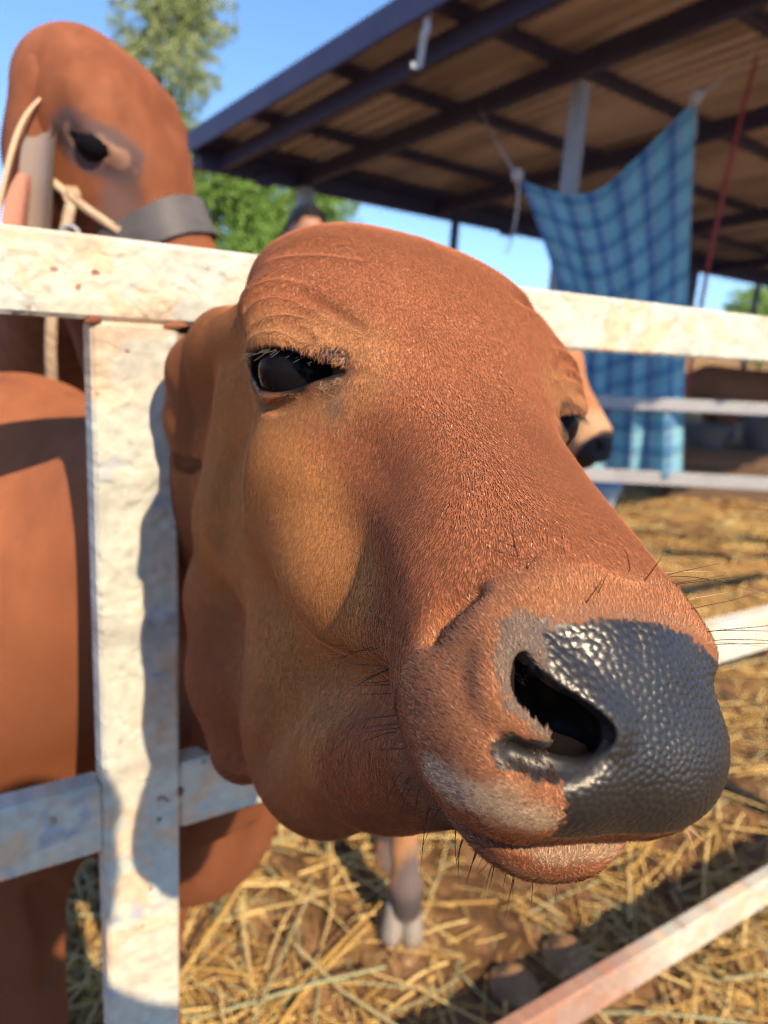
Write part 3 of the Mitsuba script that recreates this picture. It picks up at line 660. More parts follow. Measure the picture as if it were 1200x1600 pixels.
for k in range(18):
    t = np.linspace(0, wid + .04, 33); ph = (t / wid * 6) % 1
    hgt = .026 * (sst(.08, .24, ph) - sst(.56, .72, ph)) + .0035 * (k % 2)
    P0 = np.array([roof_at(T0 + k * wid + a, -.28, .07 + b) for a, b in zip(t, hgt)]); P1 = np.array([roof_at(T0 + k * wid + a, RL, .07 + b) for a, b in zip(t, hgt)])
    v = np.vstack([P0, P1, P0 + SUP * .002, P1 + SUP * .002]); m = len(t); i = np.arange(m - 1)
    f = np.vstack([np.c_[i, i + 1, m + i + 1], np.c_[i, m + i + 1, m + i], np.c_[2 * m + i, 3 * m + i + 1, 2 * m + i + 1], np.c_[2 * m + i, 3 * m + i, 3 * m + i + 1]])
    raw(SHED + '__roof_sheet', v, f, trimesh.Trimesh(v, f, process=False).vertex_normals, 'roof_sheet', np.c_[np.tile(t / wid * 6, 4), np.zeros(4 * m)])
for r in (0.0, .72, 1.68, 2.61, 3.55, 4.5, 5.4, 6.3): bar('purlin', roof_at(T0, r, .03), roof_at(T1, r, .03), .055, .075)
for t in (-.76, .0, 1.62, 4.4, 7.2, 10.0): bar('rafter', roof_at(t, -.12, -.085), roof_at(t, RL - .1, -.085), .065, .125)
bar('eave_beam', roof_at(T0, -.10, -.05), roof_at(T1, -.10, -.05), .05, .23)
bar('fascia', roof_at(T0 - .03, -.30, .02), roof_at(T0 - .03, RL, .02), .03, .16)
for t, r, w, mt in ((.0, -.02, .12, 'grey_steel'), (.05, 2.78, .085, 'grey_steel'), (1.86, -.05, .07, 'navy_steel'), (6.6, .0, .11, 'navy_steel'), (8.6, .0, .07, 'navy_steel'), (4.4, 2.78, .085, 'grey_steel'), (7.2, 2.78, .085, 'grey_steel'), (10.0, .0, .11, 'navy_steel')):
    top = roof_at(t, r, -.10); bar('post', (top[0], top[1], -.3), (top[0], top[1], top[2] - .06), w, w, mt, SR)
bar('brace', roof_at(-.45, -.06, -.16), roof_at(-.32, -.06, -.16), .05, .10)
bar('brace', roof_at(2.55, -.06, -.16), roof_at(2.75, -.06, -.16), .05, .10)
mat('white_plastic', two(P((.45, .50, .60), .5)))
k = thing('hanging_strap', 'bluish white plastic strap hanging in an S from the roof edge beam', 'strap')
w0 = roof_at(-1.0, 2.62, .10)
put(k + '__band', framed(join([box((.035, .012, .20), (0, 0, -.13), .003), framed(box((.035, .012, .16), (0, 0, 0), .003), (1, 0, 0), (0, .9, .43), (0, -.43, .9), (-.012, .03, -.29)), box((.05, .012, .03), (-.03, .065, -.36), .003)]), unit((.95, .2, 0)), unit((-.2, .95, 0)), (0, 0, 1), w0), 'white_plastic')
put(k + '__knot', trimesh.Trimesh(trimesh.creation.icosphere(2, 1).vertices * (.05, .04, .03) + w0, trimesh.creation.icosphere(2, 1).faces), 'white_plastic', True)

# ------------------------------------------------------------------ plaid cloth, strings, rope
CW0, CW1 = np.array([.626, 4.50, 0]), np.array([1.496, 4.30, 0]); CA = unit(CW1 - CW0); CB = np.array([-CA[1], CA[0], 0])
def plaid(p, n, uv):
    u, v = uv.x * 1.02, uv.y * 1.95
    def band(q, period, lo, hi):
        f = q / period; f = f - dr.floor(f); return smooth(lo - .02, lo + .02, f) * (1 - smooth(hi - .02, hi + .02, f))
    c = C3(.15, .50, .70)
    c = mix(c, C3(.045, .15, .46), .85 * band(u, .145, .05, .34)); c = mix(c, C3(.36, .50, .70), .75 * band(u, .145, .42, .54)); c = mix(c, C3(.20, .66, .82), .7 * band(u, .145, .62, .88))
    c = mix(c, C3(.035, .09, .28), .45 * band(v, .16, .10, .45)); c = mix(c, C3(.55, .62, .52), .5 * band(v, .16, .50, .60)); c = mix(c, C3(.66, .66, .50), .6 * band(v, .16, .86, .91))
    c = mix(c, C3(.46, .48, .44), .5 * band(u, .29, .46, .49))
    return mix(c, C3(.25, .38, .50), .35 * fbm(p.x * 3, p.y * 3, p.z * 3, 3))
mat('plaid', {'type': 'principledthin', 'base_color': proc(plaid), 'roughness': .8, 'diff_trans': .7, 'spec_trans': 0.0})
nu, nv_ = 90, 130; U, Vv = np.meshgrid(np.linspace(0, 1, nu), np.linspace(0, 1, nv_), indexing='ij')
topz = np.interp(U[:, 0], [0, .16, .35, .48, .64, .8, 1], [2.26, 2.205, 2.165, 2.185, 2.30, 2.46, 2.66])
topz = np.convolve(np.pad(topz, 6, 'edge'), np.ones(13) / 13, 'valid'); topz[0], topz[-1] = 2.27, 2.67
botz = .645 + .04 * np.sin(U[:, 0] * 5) - .10 * np.exp(-((U[:, 0] - .33) / .13) ** 2) + .06 * sst(.5, 1, U[:, 0])
ZZ = topz[:, None] * (1 - Vv) + botz[:, None] * Vv
lx = .27 * np.clip(Vv / .36, 0, 1) ** .9 + .07 * Vv; rx = .893 + .235 * Vv
XX = lx * (1 - U) + rx * U; taut = np.clip((1 - Vv) * 1.5, 0, 1)
YY = .055 * np.sin(U * 26 + 2 * Vv + .6 * np.sin(Vv * 5)) * (.25 + .75 * Vv) + .06 * np.sin(U * 9 - Vv * 3) * Vv + .05 * np.sin((U + Vv) * 14) * taut * U * (1 - U)
pts = CW0 + XX[..., None] * CA + YY[..., None] * CB + ZZ[..., None] * np.array([0, 0, 1.0])
i, j = [q.ravel() for q in np.meshgrid(np.arange(nu - 1), np.arange(nv_ - 1), indexing='ij')]
F = np.vstack([np.c_[i * nv_ + j, (i + 1) * nv_ + j, (i + 1) * nv_ + j + 1], np.c_[i * nv_ + j, (i + 1) * nv_ + j + 1, i * nv_ + j + 1]])
CL = thing('plaid_cloth', 'blue plaid cloth tied up by two corners under the shed roof', 'cloth')
put(CL + '__cloth', trimesh.Trimesh(pts.reshape(-1, 3), F, process=False), 'plaid', True, uv=np.c_[U.ravel(), Vv.ravel()])
mat('string', two(P((.42, .38, .35), .8)))
for a, tail, roof in ((pts[0, 0], (-.02, .02, -.42), roof_at(.0, 2.0, -.05)), (pts[-1, 0], (.03, 0, -.20), roof_at(.65, 3.55, 0))):
    put(CL + '__tie_string', join([tube([a, a + .4 * (roof - a) + (0, 0, -.02), roof], [.008, .005, .004], 6, 10), tube([a + (-.01, 0, .01), a + (.02, .01, -.12), a + np.array(tail)], [.010, .008, .004], 6, 10)]), 'string', True)
    kn = trimesh.creation.icosphere(2, 1); put(CL + '__knot', trimesh.Trimesh(kn.vertices * (.035, .03, .04) + a, kn.faces), 'string', True)
mat('red_rope', two(P((.34, .055, .06), .7)))
ra = roof_at(.85, 3.4, 0)
put('red_rope', tube([ra, ra + (-.05, 0, -.5), ra + (-.09, 0, -1.2), ra + (-.10, 0, -2.1)], [.010, .014, .013, .009], 6, 20), 'red_rope', True, label='thin red rope hanging from the shed roof right of the plaid cloth', category='rope')

# ------------------------------------------------------------------ inner pen rails
PEN = thing('pen_rail', 'inner pen fence of two thin grey rails, upper one crossing the plaid cloth', 'fence')
def pbar(part, a, b, w, h): 
    a, b = np.array(a, float), np.array(b, float); d = b - a; L = np.linalg.norm(d); d /= L; u = np.array([0, 0, 1.0]) if abs(d[2]) < .9 else np.array([.2, .9, 0]); u = unit(u - d * (u @ d))
    put(PEN + '__' + part, framed(box((L, w, h), (L / 2, 0, 0), .004), d, np.cross(u, d), u, a), 'grey_steel')
pbar('rail', (.35, 4.12, 1.05), (5.2, 4.42, 1.13), .04, .068); pbar('rail', (.35, 4.12, .645), (5.2, 4.42, .66), .04, .075)
pbar('post', (.75, 4.19, -.2), (.75, 4.19, 1.10), .06, .06); pbar('post', (3.6, 4.37, -.2), (3.6, 4.37, 1.14), .06, .06)

# ------------------------------------------------------------------ the other cattle
def herd_paint(M, Tt, sc, base, dark_face):
    def fn(p, n, uv):
        q = [(p.x - float(Tt[0])) / sc, (p.y - float(Tt[1])) / sc, (p.z - float(Tt[2])) / sc]
        a = [sum(float(M[i, k]) * q[k] for k in range(3)) for i in range(3)]; a[0] = dr.abs(a[0])
        c = mix(C3(*base), C3(base[0] * .66, base[1] * .60, base[2] * .58), smooth(.3, .7, .6 * fbm(p.x * 9, p.y * 9, p.z * 7, 3) + .4 * fbm(p.x * 50, p.y * 50, p.z * 20, 2)))
        d = dseg(a, EYE_CUT)
        if dark_face:
            dd = d + .012 * (noise(a[0] * 60, a[1] * 60, a[2] * 60) - .5) + .25 * dr.maximum(a[2] + .02, 0)
            c = mix(c, C3(.085, .060, .065), .85 * (1 - smooth(.028, .046, dd)))
            c = mix(c, C3(.34, .19, .13), .75 * (1 - smooth(.014, .019, d)))
            c = mix(c, C3(.50, .34, .22), .7 * (1 - smooth(.005, .013, dseg(a, [(.112, .018, -.014), (.095, .045, -.008), (.078, .070, -.012)]))))  # highlight on the brow fold, painted into the coat colour as a pale streak
            c = mix(c, C3(.12, .085, .085), .7 * (1 - smooth(.02, .045, dseg(a, [(.085, .085, -.05), (.08, .12, -.09)]))))
        c = mix(c, C3(.012, .012, .014), 1 - smooth(.005, .009, d))
        tip = smooth(.235, .25, a[1] + .25 * (a[2] + .05))
        c = mix(c, C3(.44, .28, .17), .8 * smooth(.15, .19, a[1]) * (1 - tip)) if not dark_face else c
        return mix(c, C3(.020, .021, .026), tip)
    return two(P(proc(fn), .7, .2))
def round_head(p):
    """A shorter skull with a bulging forehead."""
    q = np.c_[np.abs(p[:, 0]), np.where(p[:, 1] < 0, p[:, 1] * 1.75, p[:, 1]), p[:, 2]]
    f = head_field(q) * np.where(p[:, 1] < 0, .75, 1)
    f = smin(f, ell(p, (.024, -.046, -.034), (.068, .060, .048)), .03)
    return smin(f, ell(p, (0, .035, -.024), (.070, .060, .042)), .03)
def plain_head(p): return head_field(np.c_[np.abs(p[:, 0]), p[:, 1:]])
def herd_head(key, M, Tt, sc, extra, lo, hi, h, bsdf, skull=plain_head):
    def fld(p):
        f = skull(p)
        for pts, rad, k in extra: f = add(f, p, pts, rad, k, .03)
        return f
    g = [np.arange(a, b, h) for a, b in zip(lo, hi)]
    v, f = surface_nets(fld, *g); v = relax(v, f, 2)
    return put(key, trimesh.Trimesh(v * sc @ M + Tt, f, process=False), bsdf, True)
def orth(M):
    u, _, w = np.linalg.svd(np.asarray(M, float)); return u @ w
# second cow: head held high above the top rail
M2 = orth([[-.352, -.9301, -.1052], [.4788, -.0824, -.874], [.8042, -.358, .4744]]); T2, S2 = np.array([-.3508, 1.0997, 1.6000]), .87
L2 = lambda *w: (np.asarray(w) - T2) @ M2.T / S2
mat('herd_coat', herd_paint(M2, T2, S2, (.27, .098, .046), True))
C2 = thing('haltered_cow', 'red-brown cow in a rope halter with dark ringed eye looking over the top rail', 'cow')
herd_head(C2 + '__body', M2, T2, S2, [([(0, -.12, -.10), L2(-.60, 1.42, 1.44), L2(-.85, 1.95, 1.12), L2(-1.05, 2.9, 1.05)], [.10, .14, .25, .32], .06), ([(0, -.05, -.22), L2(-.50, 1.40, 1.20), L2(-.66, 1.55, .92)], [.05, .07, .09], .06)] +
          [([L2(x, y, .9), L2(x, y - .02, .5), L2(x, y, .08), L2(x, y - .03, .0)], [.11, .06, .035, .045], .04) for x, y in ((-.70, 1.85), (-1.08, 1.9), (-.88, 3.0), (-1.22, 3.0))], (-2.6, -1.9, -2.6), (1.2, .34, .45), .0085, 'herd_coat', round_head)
m = trimesh.creation.icosphere(3, EYE_R)
for s in (1, -1): put(C2 + '__eye', trimesh.Trimesh((m.vertices * 1.12 + EYE_C + EYE_N * .0055) * (s, 1, 1) * S2 @ M2 + T2, m.faces[:, ::s]), 'eye_ball', True)
mat('ear_skin', two(P((.22, .175, .16), .7))); mat('ear_rim', two(P((.60, .44, .29), .7))); mat('ear_pink', two(P((.50, .24, .17), .6)))
def leaf(path, wid, thick, side, n=18):
    """A drooping ear: a shallow cup along a curved spine; side: the direction across the blade."""
    c = curve(path, n); t = np.linspace(0, 1, n); w = wid * np.sin(np.pi * np.clip(t * .86 + .12, 0, 1)) ** .7; out = []
    sd = unit(side)
    for k in range(n):
        d = unit(np.gradient(c, axis=0)[k]); s_ = unit(sd - d * (sd @ d)); nn = np.cross(d, s_)
        for u in np.linspace(-1, 1, 13): out.append(c[k] + s_ * w[k] * u + nn * w[k] * (.55 * u * u))
    i, j = [q.ravel() for q in np.meshgrid(np.arange(n - 1), np.arange(12), indexing='ij')]
    f = np.vstack([np.c_[i * 13 + j, (i + 1) * 13 + j, (i + 1) * 13 + j + 1], np.c_[i * 13 + j, (i + 1) * 13 + j + 1, i * 13 + j + 1]])
    m = trimesh.Trimesh(np.array(out), f, process=False); vn = m.vertex_normals
    return trimesh.Trimesh(np.vstack([m.vertices + vn * thick / 2, m.vertices - vn * thick / 2]), np.vstack([f, f[:, ::-1] + len(out)]), process=False)
EA, EB, EC = np.array([-.496, 1.150, 1.735]), np.array([-.536, 1.130, 1.645]), np.array([-.524, 1.105, 1.49])
def ear_field(p):
    R3 = np.array([unit((.90, -.42, -.10)), unit((.42, .90, 0)), unit((.10, -.02, .99))]).T
    f = ell(p, (-.508, 1.060, 1.555), (.037, .020, .120), R3, 2.1)
    f = smin(f, chain(p, [(-.496, 1.066, 1.635), (-.465, 1.12, 1.640)], [.020, .024]), .02)
    return smax(f, -ell(p, (-.481, 1.025, 1.535), (.022, .022, .10), R3), .008)
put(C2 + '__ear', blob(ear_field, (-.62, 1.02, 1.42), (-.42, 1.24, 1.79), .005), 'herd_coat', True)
put(C2 + '__ear__inner', leaf([EA + (.044, -.08, -.12), EB + (.062, -.08, -.06), EC + (.048, -.075, -.01), EC + (.042, -.07, -.08)], .025, .006, (.8, -.2, .1)), 'ear_skin', True, label='grey inside of the drooping ear')
put(C2 + '__ear__rim', tube([EA + (.020, -.115, -.12), EB + (.045, -.12, -.07), EC + (.012, -.11, .0), EC + (-.01, -.10, -.07)], [.002, .0035, .0035, .003], 6, 14), 'ear_rim', True)
put(C2 + '__ear__lining', leaf([EC + (.038, -.09, .03), EC + (.026, -.095, -.04), EC + (.02, -.095, -.10)], .020, .004, (.8, -.3, .1)), 'ear_pink', True, label='pink lining deep in the ear')
mat('rope', two(P(proc(lambda p, n, uv: mix(C3(.52, .40, .28), C3(.36, .26, .18), smooth(.3, .7, noise(p.x * 160 + p.z * 220, p.y * 160, p.z * 90)))), .85)))
mat('nose_band', two(P(proc(lambda p, n, uv: mix(C3(.075, .072, .078), C3(.12, .11, .115), fbm(p.x * 25, p.y * 25, p.z * 60, 3))), .6)))
def onhead(pts, lift=.004):
    """Points of the second cow's head frame pushed out to its skin."""
    out = []
    for q in pts:
        q = np.array(q, float); c = np.array([0, q[1], float(_center(q[1]))]); d = unit(q - c); t = np.linspace(.03, .2, 120)
        f = round_head(c + d * t[:, None]); out.append(c + d * (t[np.argmax(f > 0)] + lift))
    return np.array(out) * S2 @ M2 + T2
HAL = thing('halter', 'rope halter with knot and wide grey nose band on the haltered cow', 'halter')
ring = [(.06 * math.sin(a), .140, -.075 + .075 * math.cos(a)) for a in np.linspace(0, 2 * np.pi, 40)]
b0, b1 = onhead([(x, y - .030, z) for x, y, z in ring], .006), onhead([(x, y + .030, z) for x, y, z in ring], .006)
c0, c1 = onhead([(x, y - .028, z) for x, y, z in ring], .011), onhead([(x, y + .028, z) for x, y, z in ring], .011)
q = np.stack([b0, c0, c1, b1], 1); n = len(q); F = []
for i in range(n - 1):
    for k in range(3): F += [(i * 4 + k, i * 4 + k + 1, i * 4 + 5 + k), (i * 4 + k, i * 4 + 5 + k, i * 4 + 4 + k)]
put(HAL + '__nose_band', trimesh.Trimesh(q.reshape(-1, 3), np.array(F), process=False), 'nose_band', True)
for s in (1, -1):
    cp = onhead([(s * .07, .125, -.085), (s * .09, .095, -.10), (s * .10, .055, -.115), (s * .105, .02, -.13), (s * .10, -.02, -.15)], .008)
    put(HAL + '__cheek_rope', tube(cp, .0062, 8, 26), 'rope', True)
    kp = cp[2]; kn = trimesh.creation.icosphere(3, 1); kv = kn.vertices * (1 + .12 * np.sin(kn.vertices[:, :1] * 6 + kn.vertices[:, 2:] * 5))
    put(HAL + '__knot', trimesh.Trimesh(kv * (.011, .011, .015) + kp, kn.faces), 'rope', True)
    put(HAL + '__throat_rope', tube([kp, kp + (-.01, -.005, -.05), kp + (-.03, .0, -.13), kp + (-.06 * s, .06, -.30)], .008, 8, 16), 'rope', True)
    put(HAL + '__ring', trimesh.Trimesh(*(lambda r: (r.vertices @ np.array([[1, 0, 0], [0, 0, 1], [0, 1, 0]]) + kp + (0, -.012, -.050), r.faces))(trimesh.creation.torus(.013, .003))), 'grey_steel', True)
# third cow: only its pale muzzle shows beyond the brown cow's brow
M3 = orth([[-.62, -.72, .31], [.60, -.30, -.74], [.50, -.62, .60]]); M3 = M3 * np.sign(np.linalg.det(M3)); S3 = .80
T3 = np.array([.417, 1.62, 1.163]) - np.array([.0, .20, -.085]) * S3 @ M3
L3 = lambda *w: (np.asarray(w) - T3) @ M3.T / S3
mat('pale_coat', herd_paint(M3, T3, S3, (.42, .20, .10), False))
C3_ = thing('pale_muzzled_cow', 'cow showing only its tan muzzle and dark nose right of the brown cow brow', 'cow')
bx, by = float(T3[0]) - .28, float(T3[1]) + .75
herd_head(C3_ + '__body', M3, T3, S3, [([(0, -.12, -.10), L3(bx + .12, by - .45, 1.16), L3(bx, by, 1.0), L3(bx - .35, by + 1.1, 1.0)], [.10, .15, .26, .27], .06)] +
          [([L3(x, y, .9), L3(x, y, .45), L3(x, y, .10), L3(x, y - .03, .0)], [.11, .06, .034, .045], .04) for x, y in ((bx - .16, by + .05), (bx + .2, by + .12), (bx - .5, by + 1.1), (bx - .18, by + 1.15))], (-1.6, -3.2, -2.2), (1.5, .34, 1.0), .011, 'pale_coat')
# the leg that stands in the straw under the jaw
def leg_colour(p, n, uv):
    c = mix(C3(.38, .19, .09), C3(.13, .10, .10), smooth(.085, .115, p.x + .25 * (.22 - p.z) + .02 * noise(p.x * 40, p.y * 40, p.z * 40)) * (1 - smooth(.20, .28, p.z)))
    c = mix(c, C3(.055, .048, .048), (1 - smooth(.10, .15, p.z)) * smooth(.07, .09, p.z))
    return c
mat('leg_hide', two(P(proc(leg_colour), .75))); mat('hoof', two(P(proc(lambda p, n, uv: mix(C3(.25, .235, .22), C3(.14, .10, .075), smooth(.045, .01, p.z) * .8 + .2 * noise(p.x * 80, p.y * 80, p.z * 40))), .55, .3)))
LG = np.array([.105, 1.445, 0])
C4 = thing('small_cow', 'cow hidden behind the brown head, one pale foreleg and split hoof standing in the straw', 'cow')
def leg4(p):
    q = p - LG
    f = chain(q, [(-.03, .02, .62), (-.02, .01, .38), (-.008, .0, .22), (.0, -.005, .13), (.006, -.018, .085)], [.075, .038, .029, .035, .036], .02)
    f = smin(f, chain(q, [(-.03, .02, .62), (-.10, .30, .80), (-.30, 1.0, .82)], [.09, .20, .21], .05), .06)
    f = smin(f, chain(q, [(-.10, .30, .85), (.06, .14, .98), (.12, -.02, 1.02)], [.14, .09, .07], .05), .06)
    for x, y in ((-.03, .24), (-.22, 1.05), (-.42, 1.05)): f = smin(f, chain(q, [(x, y, .7), (x, y, .4), (x, y, .12), (x, y - .02, .02)], [.09, .045, .030, .045], .02), .05)
    return f
put(C4 + '__body', blob(leg4, LG + (-.65, -.30, -.02), LG + (.25, 1.35, 1.15), .008), 'leg_hide', True)
for s in (-1, 1):
    put(C4 + '__hoof', blob(lambda p: smin(chain(p - LG, [(s * .021, -.015, .075), (s * .023, -.040, .018)], [.0215, .0265], .01), chain(p - LG, [(s * .020, -.06, .012), (s * .02, -.01, .012)], [.014, .02], .01), .01), LG + (-.06, -.10, -.02), LG + (.06, .03, .11), .0035), 'hoof', True)
EM = LG + (.01, -.03, 0)
put(C4 + '__mud', blob(lambda p: chain(p - EM, [(-.05, .02, -.006), (.0, -.055, -.004), (.06, .0, -.008), (.02, .06, -.006), (-.05, .02, -.006)], [.024, .020, .026, .024, .024], .01) + .012 * (meshkit.fbm(p * 55, 3, 4) - .5), EM + (-.11, -.11, -.04), EM + (.11, .11, .04), .005), 'dung', True, label='wet mud pressed up around the hoof')
# far cow in the shade under the roof
mat('shade_coat', two(P(proc(lambda p, n, uv: mix(C3(.26, .105, .05), C3(.17, .07, .04), fbm(p.x * 4, p.y * 4, p.z * 4, 3))), .75)))
FC = np.array([4.1, 8.1, 0])
def far_cow(p):
    q = p - FC
    f = chain(q, [(-.55, .05, .98), (.1, 0, .92), (.75, -.05, 1.0)], [.27, .31, .27], .1)
    f = smin(f, chain(q, [(-.7, .05, 1.05), (-1.0, .1, .95), (-1.15, .1, .72)], [.20, .14, .10], .06), .08)
    f = smin(f, chain(q, [(-1.12, .1, .75), (-1.2, .05, .50)], [.10, .065], .03), .04)
    for x, y in ((-.55, .12), (-.50, -.12), (.75, .12), (.8, -.12)): f = smin(f, chain(q, [(x, y, .8), (x, y, .45), (x, y, .1), (x - .03, y, .0)], [.12, .055, .04, .05], .03), .05)
    return smin(f, chain(q, [(1.0, -.05, 1.05), (1.06, -.05, .6), (1.05, -.05, .4)], [.04, .02, .03], .02), .03)
put('shaded_cow', blob(far_cow, FC + (-1.5, -.5, -.05), FC + (1.3, .5, 1.5), .022), 'shade_coat', True, label='brown cow standing in the dark shade under the shed roof', category='cow')
# tubs
mat('tub_metal', {'type': 'roughconductor', 'material': 'Al', 'alpha': .28})
mat('tub_dark', two(P((.10, .10, .11), .5)))
mat('tub_blue', two(P((.30, .42, .55), .45)))
def lathe(prof, at): m = trimesh.creation.revolve(np.array(prof), sections=36); m.apply_translation(at); return m
mat('bunk_wood', two(P(proc(lambda p, n, uv: mix(C3(.17, .105, .07), C3(.085, .055, .04), fbm(p.x * 1.5, p.y * 1.5, p.z * 30, 3))), .85)))
BK = thing('feed_bunk', 'long low feed bunk of dark brown planks under the shed roof', 'trough')
for i in range(3): put(BK + '__plank', box((7.0, .045, .145), (6.1, 7.02 + .006 * (i % 2), .08 + .153 * i), .006), 'bunk_wood')
put(BK + '__plank', box((7.0, .62, .04), (6.1, 7.36, .46), .006), 'bunk_wood')
for i in range(5): put(BK + '__stake', box((.09, .09, .62), (2.75 + 1.6 * i, 6.95, .25), .008), 'bunk_wood')
for x, y, r, h, mt, lb in ((3.12, 7.30, .22, .20, 'tub_dark', 'round dark grey metal tub standing on the plank feed bunk'), (3.72, 7.32, .24, .30, 'tub_dark', 'taller dark grey metal tub on the feed bunk at the right picture edge'), (1.80, 6.35, .25, .20, 'tub_blue', 'pale blue plastic basin on the ground below the plaid cloth')):
    k = thing('feed_tub', lb, 'tub')
    z0 = .482 if mt == 'tub_dark' else .0
    put(k + '__bowl', lathe([(0, .0), (r * .78, .0), (r, h), (r - .012, h), (r * .77, .014), (0, .014)], (x, y, z0)), mt, 25)
    put(k + '__rim', trimesh.Trimesh(trimesh.creation.torus(r, .012).vertices + (x, y, h + z0), trimesh.creation.torus(r, .012).faces), mt, True)

# ------------------------------------------------------------------ people
mat('skin', two(P((.32, .17, .11), .55, .4))); mat('hair', two(P((.012, .010, .010), .45))); mat('shirt', two(P((.10, .13, .20), .85))); mat('trousers', two(P((.06, .06, .07), .85))); mat('shoe', two(P((.03, .03, .03), .6)))
def person(at, yaw, height, label, raise_arms):
    k = thing('person', label, 'person'); s = height / 1.72; c_, s_ = math.cos(yaw), math.sin(yaw)
    W = lambda m: trimesh.Trimesh(np.c_[(m.vertices[:, 0] * c_ - m.vertices[:, 1] * s_), (m.vertices[:, 0] * s_ + m.vertices[:, 1] * c_), m.vertices[:, 2]] * s + at, m.faces, process=False)
    def arm(q):   # facing +y
        if raise_arms: return [(q * .19, 0, 1.42), (q * .23, .06, 1.16), (q * .10, .24, 1.27)]
        return [(q * .19, 0, 1.42), (q * .25, .0, 1.14), (q * .25, .08, .90)]
    def hand(q):
        w = np.array(arm(q)[2]); d = unit(w - np.array(arm(q)[1])); return w, d
    def bodyf(p):
        f = ell(p, (0, .015, 1.615), (.075, .095, .115)); f = smin(f, chain(p, [(0, .06, 1.565), (0, .07, 1.53)], [.055, .045]), .02)
        f = smin(f, chain(p, [(0, .105, 1.625), (0, .122, 1.592)], [.010, .014]), .012)
        for q in (-1, 1): f = smin(f, ell(p, (q * .078, .0, 1.605), (.012, .022, .033)), .006); f = smax(f, -(np.linalg.norm(p - (q * .031, .108, 1.628), axis=1) - .011), .008)
        f = smax(f, -chain(p, [(-.024, .112, 1.553), (.024, .112, 1.553)], [.003, .003]), .005)
        f = smin(f, chain(p, [(0, -.01, 1.55), (0, -.01, 1.44)], [.052, .058]), .02)
        f = smin(f, chain(p, [(-.14, 0, 1.41), (.14, 0, 1.41)], [.055, .055]), .03)
        f = smin(f, ell(p, (0, .0, 1.22), (.165, .105, .24)), .04); f = smin(f, ell(p, (0, 0, .95), (.165, .11, .14)), .05)
        for q in (-1, 1):
            f = smin(f, chain(p, arm(q), [.052, .040, .028], .01), .02)
            w, d = hand(q); side = np.array([q * -1.0, 0, 0]); side = unit(side - d * (side @ d)); nn = np.cross(d, side)
            f = smin(f, chain(p, [w, w + d * .075], [.028, .036]), .01)
            for j in range(4): b = w + d * .085 + side * (.024 - .016 * j); f = smin(f, chain(p, [b, b + d * (.035 - .004 * abs(j - 1.4)) + nn * .006, b + d * .055 + nn * .028], [.0098, .0092, .008]), .004)
            b = w + d * .03 + side * .03; f = smin(f, chain(p, [b, b + side * .025 + d * .025, b + side * .03 + d * .055], [.013, .011, .009]), .006)
            f = smin(f, chain(p, [(q * .09, 0, .92), (q * .10, .01, .50), (q * .10, -.02, .09)], [.085, .058, .040]), .02)
            f = smin(f, chain(p, [(q * .10, -.03, .04), (q * .11, .14, .03)], [.042, .034]), .02)
        return f
    body = blob(bodyf, (-.36, -.16, -.02), (.36, .42, 1.76), .0085)
    put(k + '__body', W(body), 'skin', True)
    v, f = body.vertices, body.faces; vn = body.vertex_normals; cz = v[f].mean(1)
    def shell(mask, off):
        g = f[mask]; u, inv = np.unique(g, return_inverse=True); return trimesh.Trimesh(v[u] + vn[u] * off, inv.reshape(-1, 3), process=False)
    hd = (cz[:, 2] > 1.50) & ((cz[:, 2] > 1.665 - .35 * np.clip(cz[:, 1] - .05, 0, 1)) | ((cz[:, 1] < -.005) & (cz[:, 2] > 1.545))) & ~((cz[:, 1] > .085) & (cz[:, 2] < 1.685))
    put(k + '__hair', W(shell(hd, .014)), 'hair', True)
    el = np.array([arm(1)[1], arm(-1)[1]]); far = np.minimum(*[np.linalg.norm(cz - np.array(arm(q)[2]), axis=1) for q in (1, -1)])
    put(k + '__shirt', W(shell((cz[:, 2] < 1.455) & (cz[:, 2] > .90) & (far > .20) & ((np.abs(cz[:, 0]) < .2) | (cz[:, 2] > 1.1)), .010)), 'shirt', True)
    put(k + '__trousers', W(shell((cz[:, 2] < .97) & (cz[:, 2] > .10) & (np.abs(cz[:, 0]) < .2), .012)), 'trousers', True)
    for q in (-1, 1): put(k + '__shoe', W(shell((cz[:, 2] < .09) & (cz[:, 0] * q > 0), .006)), 'shoe', True)
person(np.array([-.40, 3.25, 0]), math.radians(200), 1.83, 'dark haired person far behind the brown cow, only the top of the head showing', False)
person(np.array([.186, -.212, 0]), math.radians(-12), 1.675, 'person standing behind the picture taker spot, shadow falling on the near post', False)

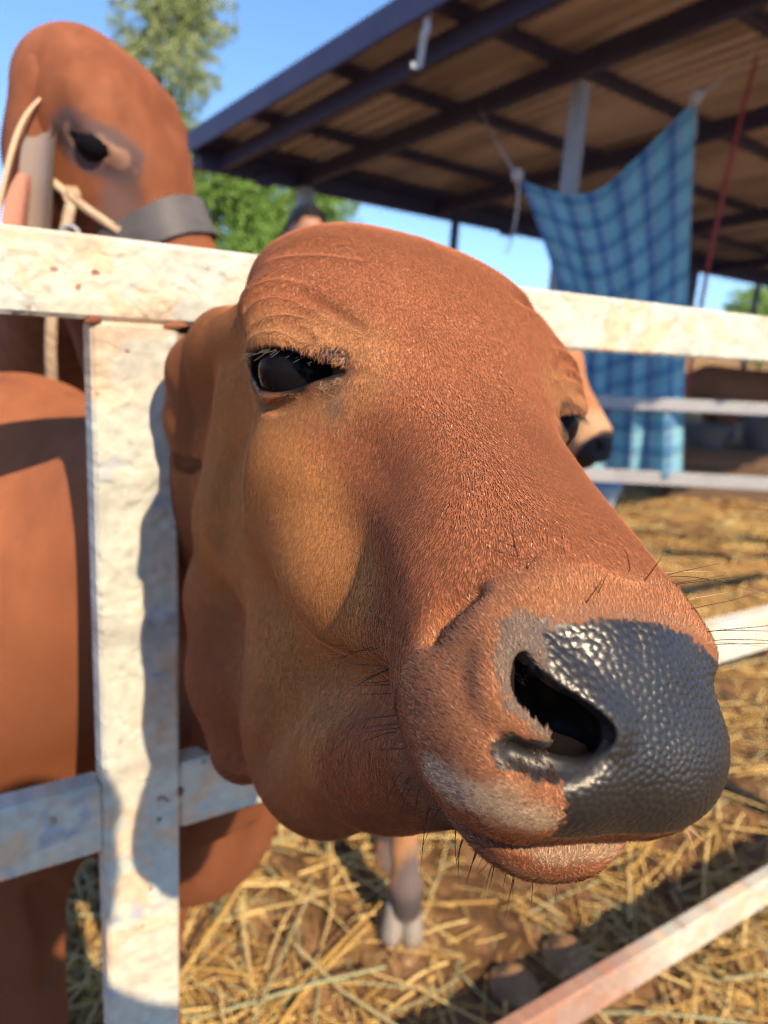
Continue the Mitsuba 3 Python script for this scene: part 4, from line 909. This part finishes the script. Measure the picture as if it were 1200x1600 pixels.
# ------------------------------------------------------------------ trees
def bark(p, n, uv): return mix(C3(.22, .17, .13), C3(.36, .31, .26), fbm(p.x * 6, p.y * 6, p.z * 2.5, 3))
mat('bark', two(P(proc(bark), .9)))
for nm, a, b in (('leaf_pale', (.30, .38, .17), (.42, .47, .25)), ('leaf_green', (.20, .36, .085), (.33, .47, .14))):
    mat(nm, {'type': 'principledthin', 'base_color': proc(lambda p, n, uv, a=a, b=b: mix(C3(*a), C3(*b), fbm(p.x * 1.3, p.y * 1.3, p.z * 1.3, 3))), 'roughness': .5, 'diff_trans': .9, 'spec_trans': 0.0})
def tree(name, base, h, crowns, leaves, size, mt, label, seed):
    rng = np.random.default_rng(seed); base = np.array(base, float); k = thing(name, label, 'tree')
    pts = [base, base + (.1, 0, h * .4), base + (-.05, .1, h * .75), base + (.05, 0, h)]; r = h * .018
    put(k + '__trunk', tube(pts, [r * 1.3, r, r * .5, r * .15], 8, 14), 'bark', True)
    tr = curve(pts, 40); C = []
    for cx, cz, rx, rz, wgt in crowns:
        c = base + (cx, rng.normal(0, .2) * rx, cz); a = tr[np.argmin(np.abs(tr[:, 2] - (c[2] - rz * .9)))]
        put(k + '__limb', tube([a, a * .5 + c * .5 + (0, 0, .1 * rz), c], [r * .5, r * .3, r * .06], 6, 9), 'bark', True)
        n = int(leaves * wgt); d = rng.normal(size=(n, 3)); d /= np.linalg.norm(d, axis=1, keepdims=True); q = d * (rng.random((n, 1)) ** .45) * (rx, rx, rz)
        cl = meshkit.noise(q / (rx * .33) + seed * 7 + cx, 3); q = q[cl > .42]; C.append(c + q)
    C = np.vstack(C); n = len(C)
    a = rng.normal(size=(n, 3)); a /= np.linalg.norm(a, axis=1, keepdims=True); b = np.cross(a, rng.normal(size=(n, 3))); b /= np.linalg.norm(b, axis=1, keepdims=True)
    L = size * rng.uniform(.6, 1.3, (n, 1)); v = np.stack([C - a * L, C + b * L * .4, C + a * L, C - b * L * .4], 1).reshape(-1, 3); i = np.arange(n)[:, None] * 4
    put(k + '__crown', trimesh.Trimesh(v, np.vstack([i + np.array([0, 1, 2]), i + np.array([0, 2, 3])]), process=False), mt, kind='stuff')
tree('tall_tree', (-7.45, 24, 0), 12.2, [(-1.3, 11.8, 1.0, 1.2, .7), (.2, 11.2, 1.5, 1.5, 1), (1.1, 9.9, 1.2, 1.1, .8), (-.3, 9.6, 1.2, 1.1, .8), (.9, 8.3, 1.1, 1.0, .7), (-.9, 8.2, 1.0, .9, .6), (.3, 6.9, 1.2, 1.0, .8), (-.5, 5.6, 1.1, 1.0, .6), (1.0, 5.4, 1.0, .9, .5)], 2600, .11, 'leaf_pale', 'tall thin pale green tree with airy crown behind the haltered cow', 4)
tree('bushy_tree', (-4.56, 19, 0), 5.6, [(-1.6, 3.0, 1.1, 1.0, .8), (.5, 5.0, 1.1, .8, .8), (-.9, 3.6, 1.0, .9, .8), (.2, 4.3, 1.2, .9, 1), (1.0, 3.3, 1.0, .9, .8), (-.2, 2.6, 1.3, 1.0, 1), (.9, 2.0, 1.1, .9, .8), (-1.0, 2.0, 1.1, .9, .8)], 3000, .10, 'leaf_green', 'bushy bright green tree under the left corner of the shed roof', 5)
tree('bushy_tree', (-2.78, 22, 0), 5.4, [(.2, 4.9, 1.3, .8, .8), (-1.0, 4.5, 1.1, .8, .8), (-1.2, 3.4, 1.1, .9, .8), (.0, 4.0, 1.2, .9, 1), (1.2, 3.5, 1.2, .9, .8), (-.4, 2.5, 1.3, 1.0, 1), (1.2, 2.2, 1.2, .9, .8), (-1.3, 2.1, 1.1, .9, .8)], 3000, .11, 'leaf_green', 'bushy green tree behind the grey corner post of the shed', 6)
tree('bushy_tree', (14.4, 30, 0), 4.2, [(-.6, 3.2, 1.2, .9, .8), (.6, 3.4, 1.3, 1.0, 1), (.0, 2.2, 1.5, 1.1, 1)], 2600, .12, 'leaf_green', 'low far green bush at the right edge beyond the shed posts', 7)
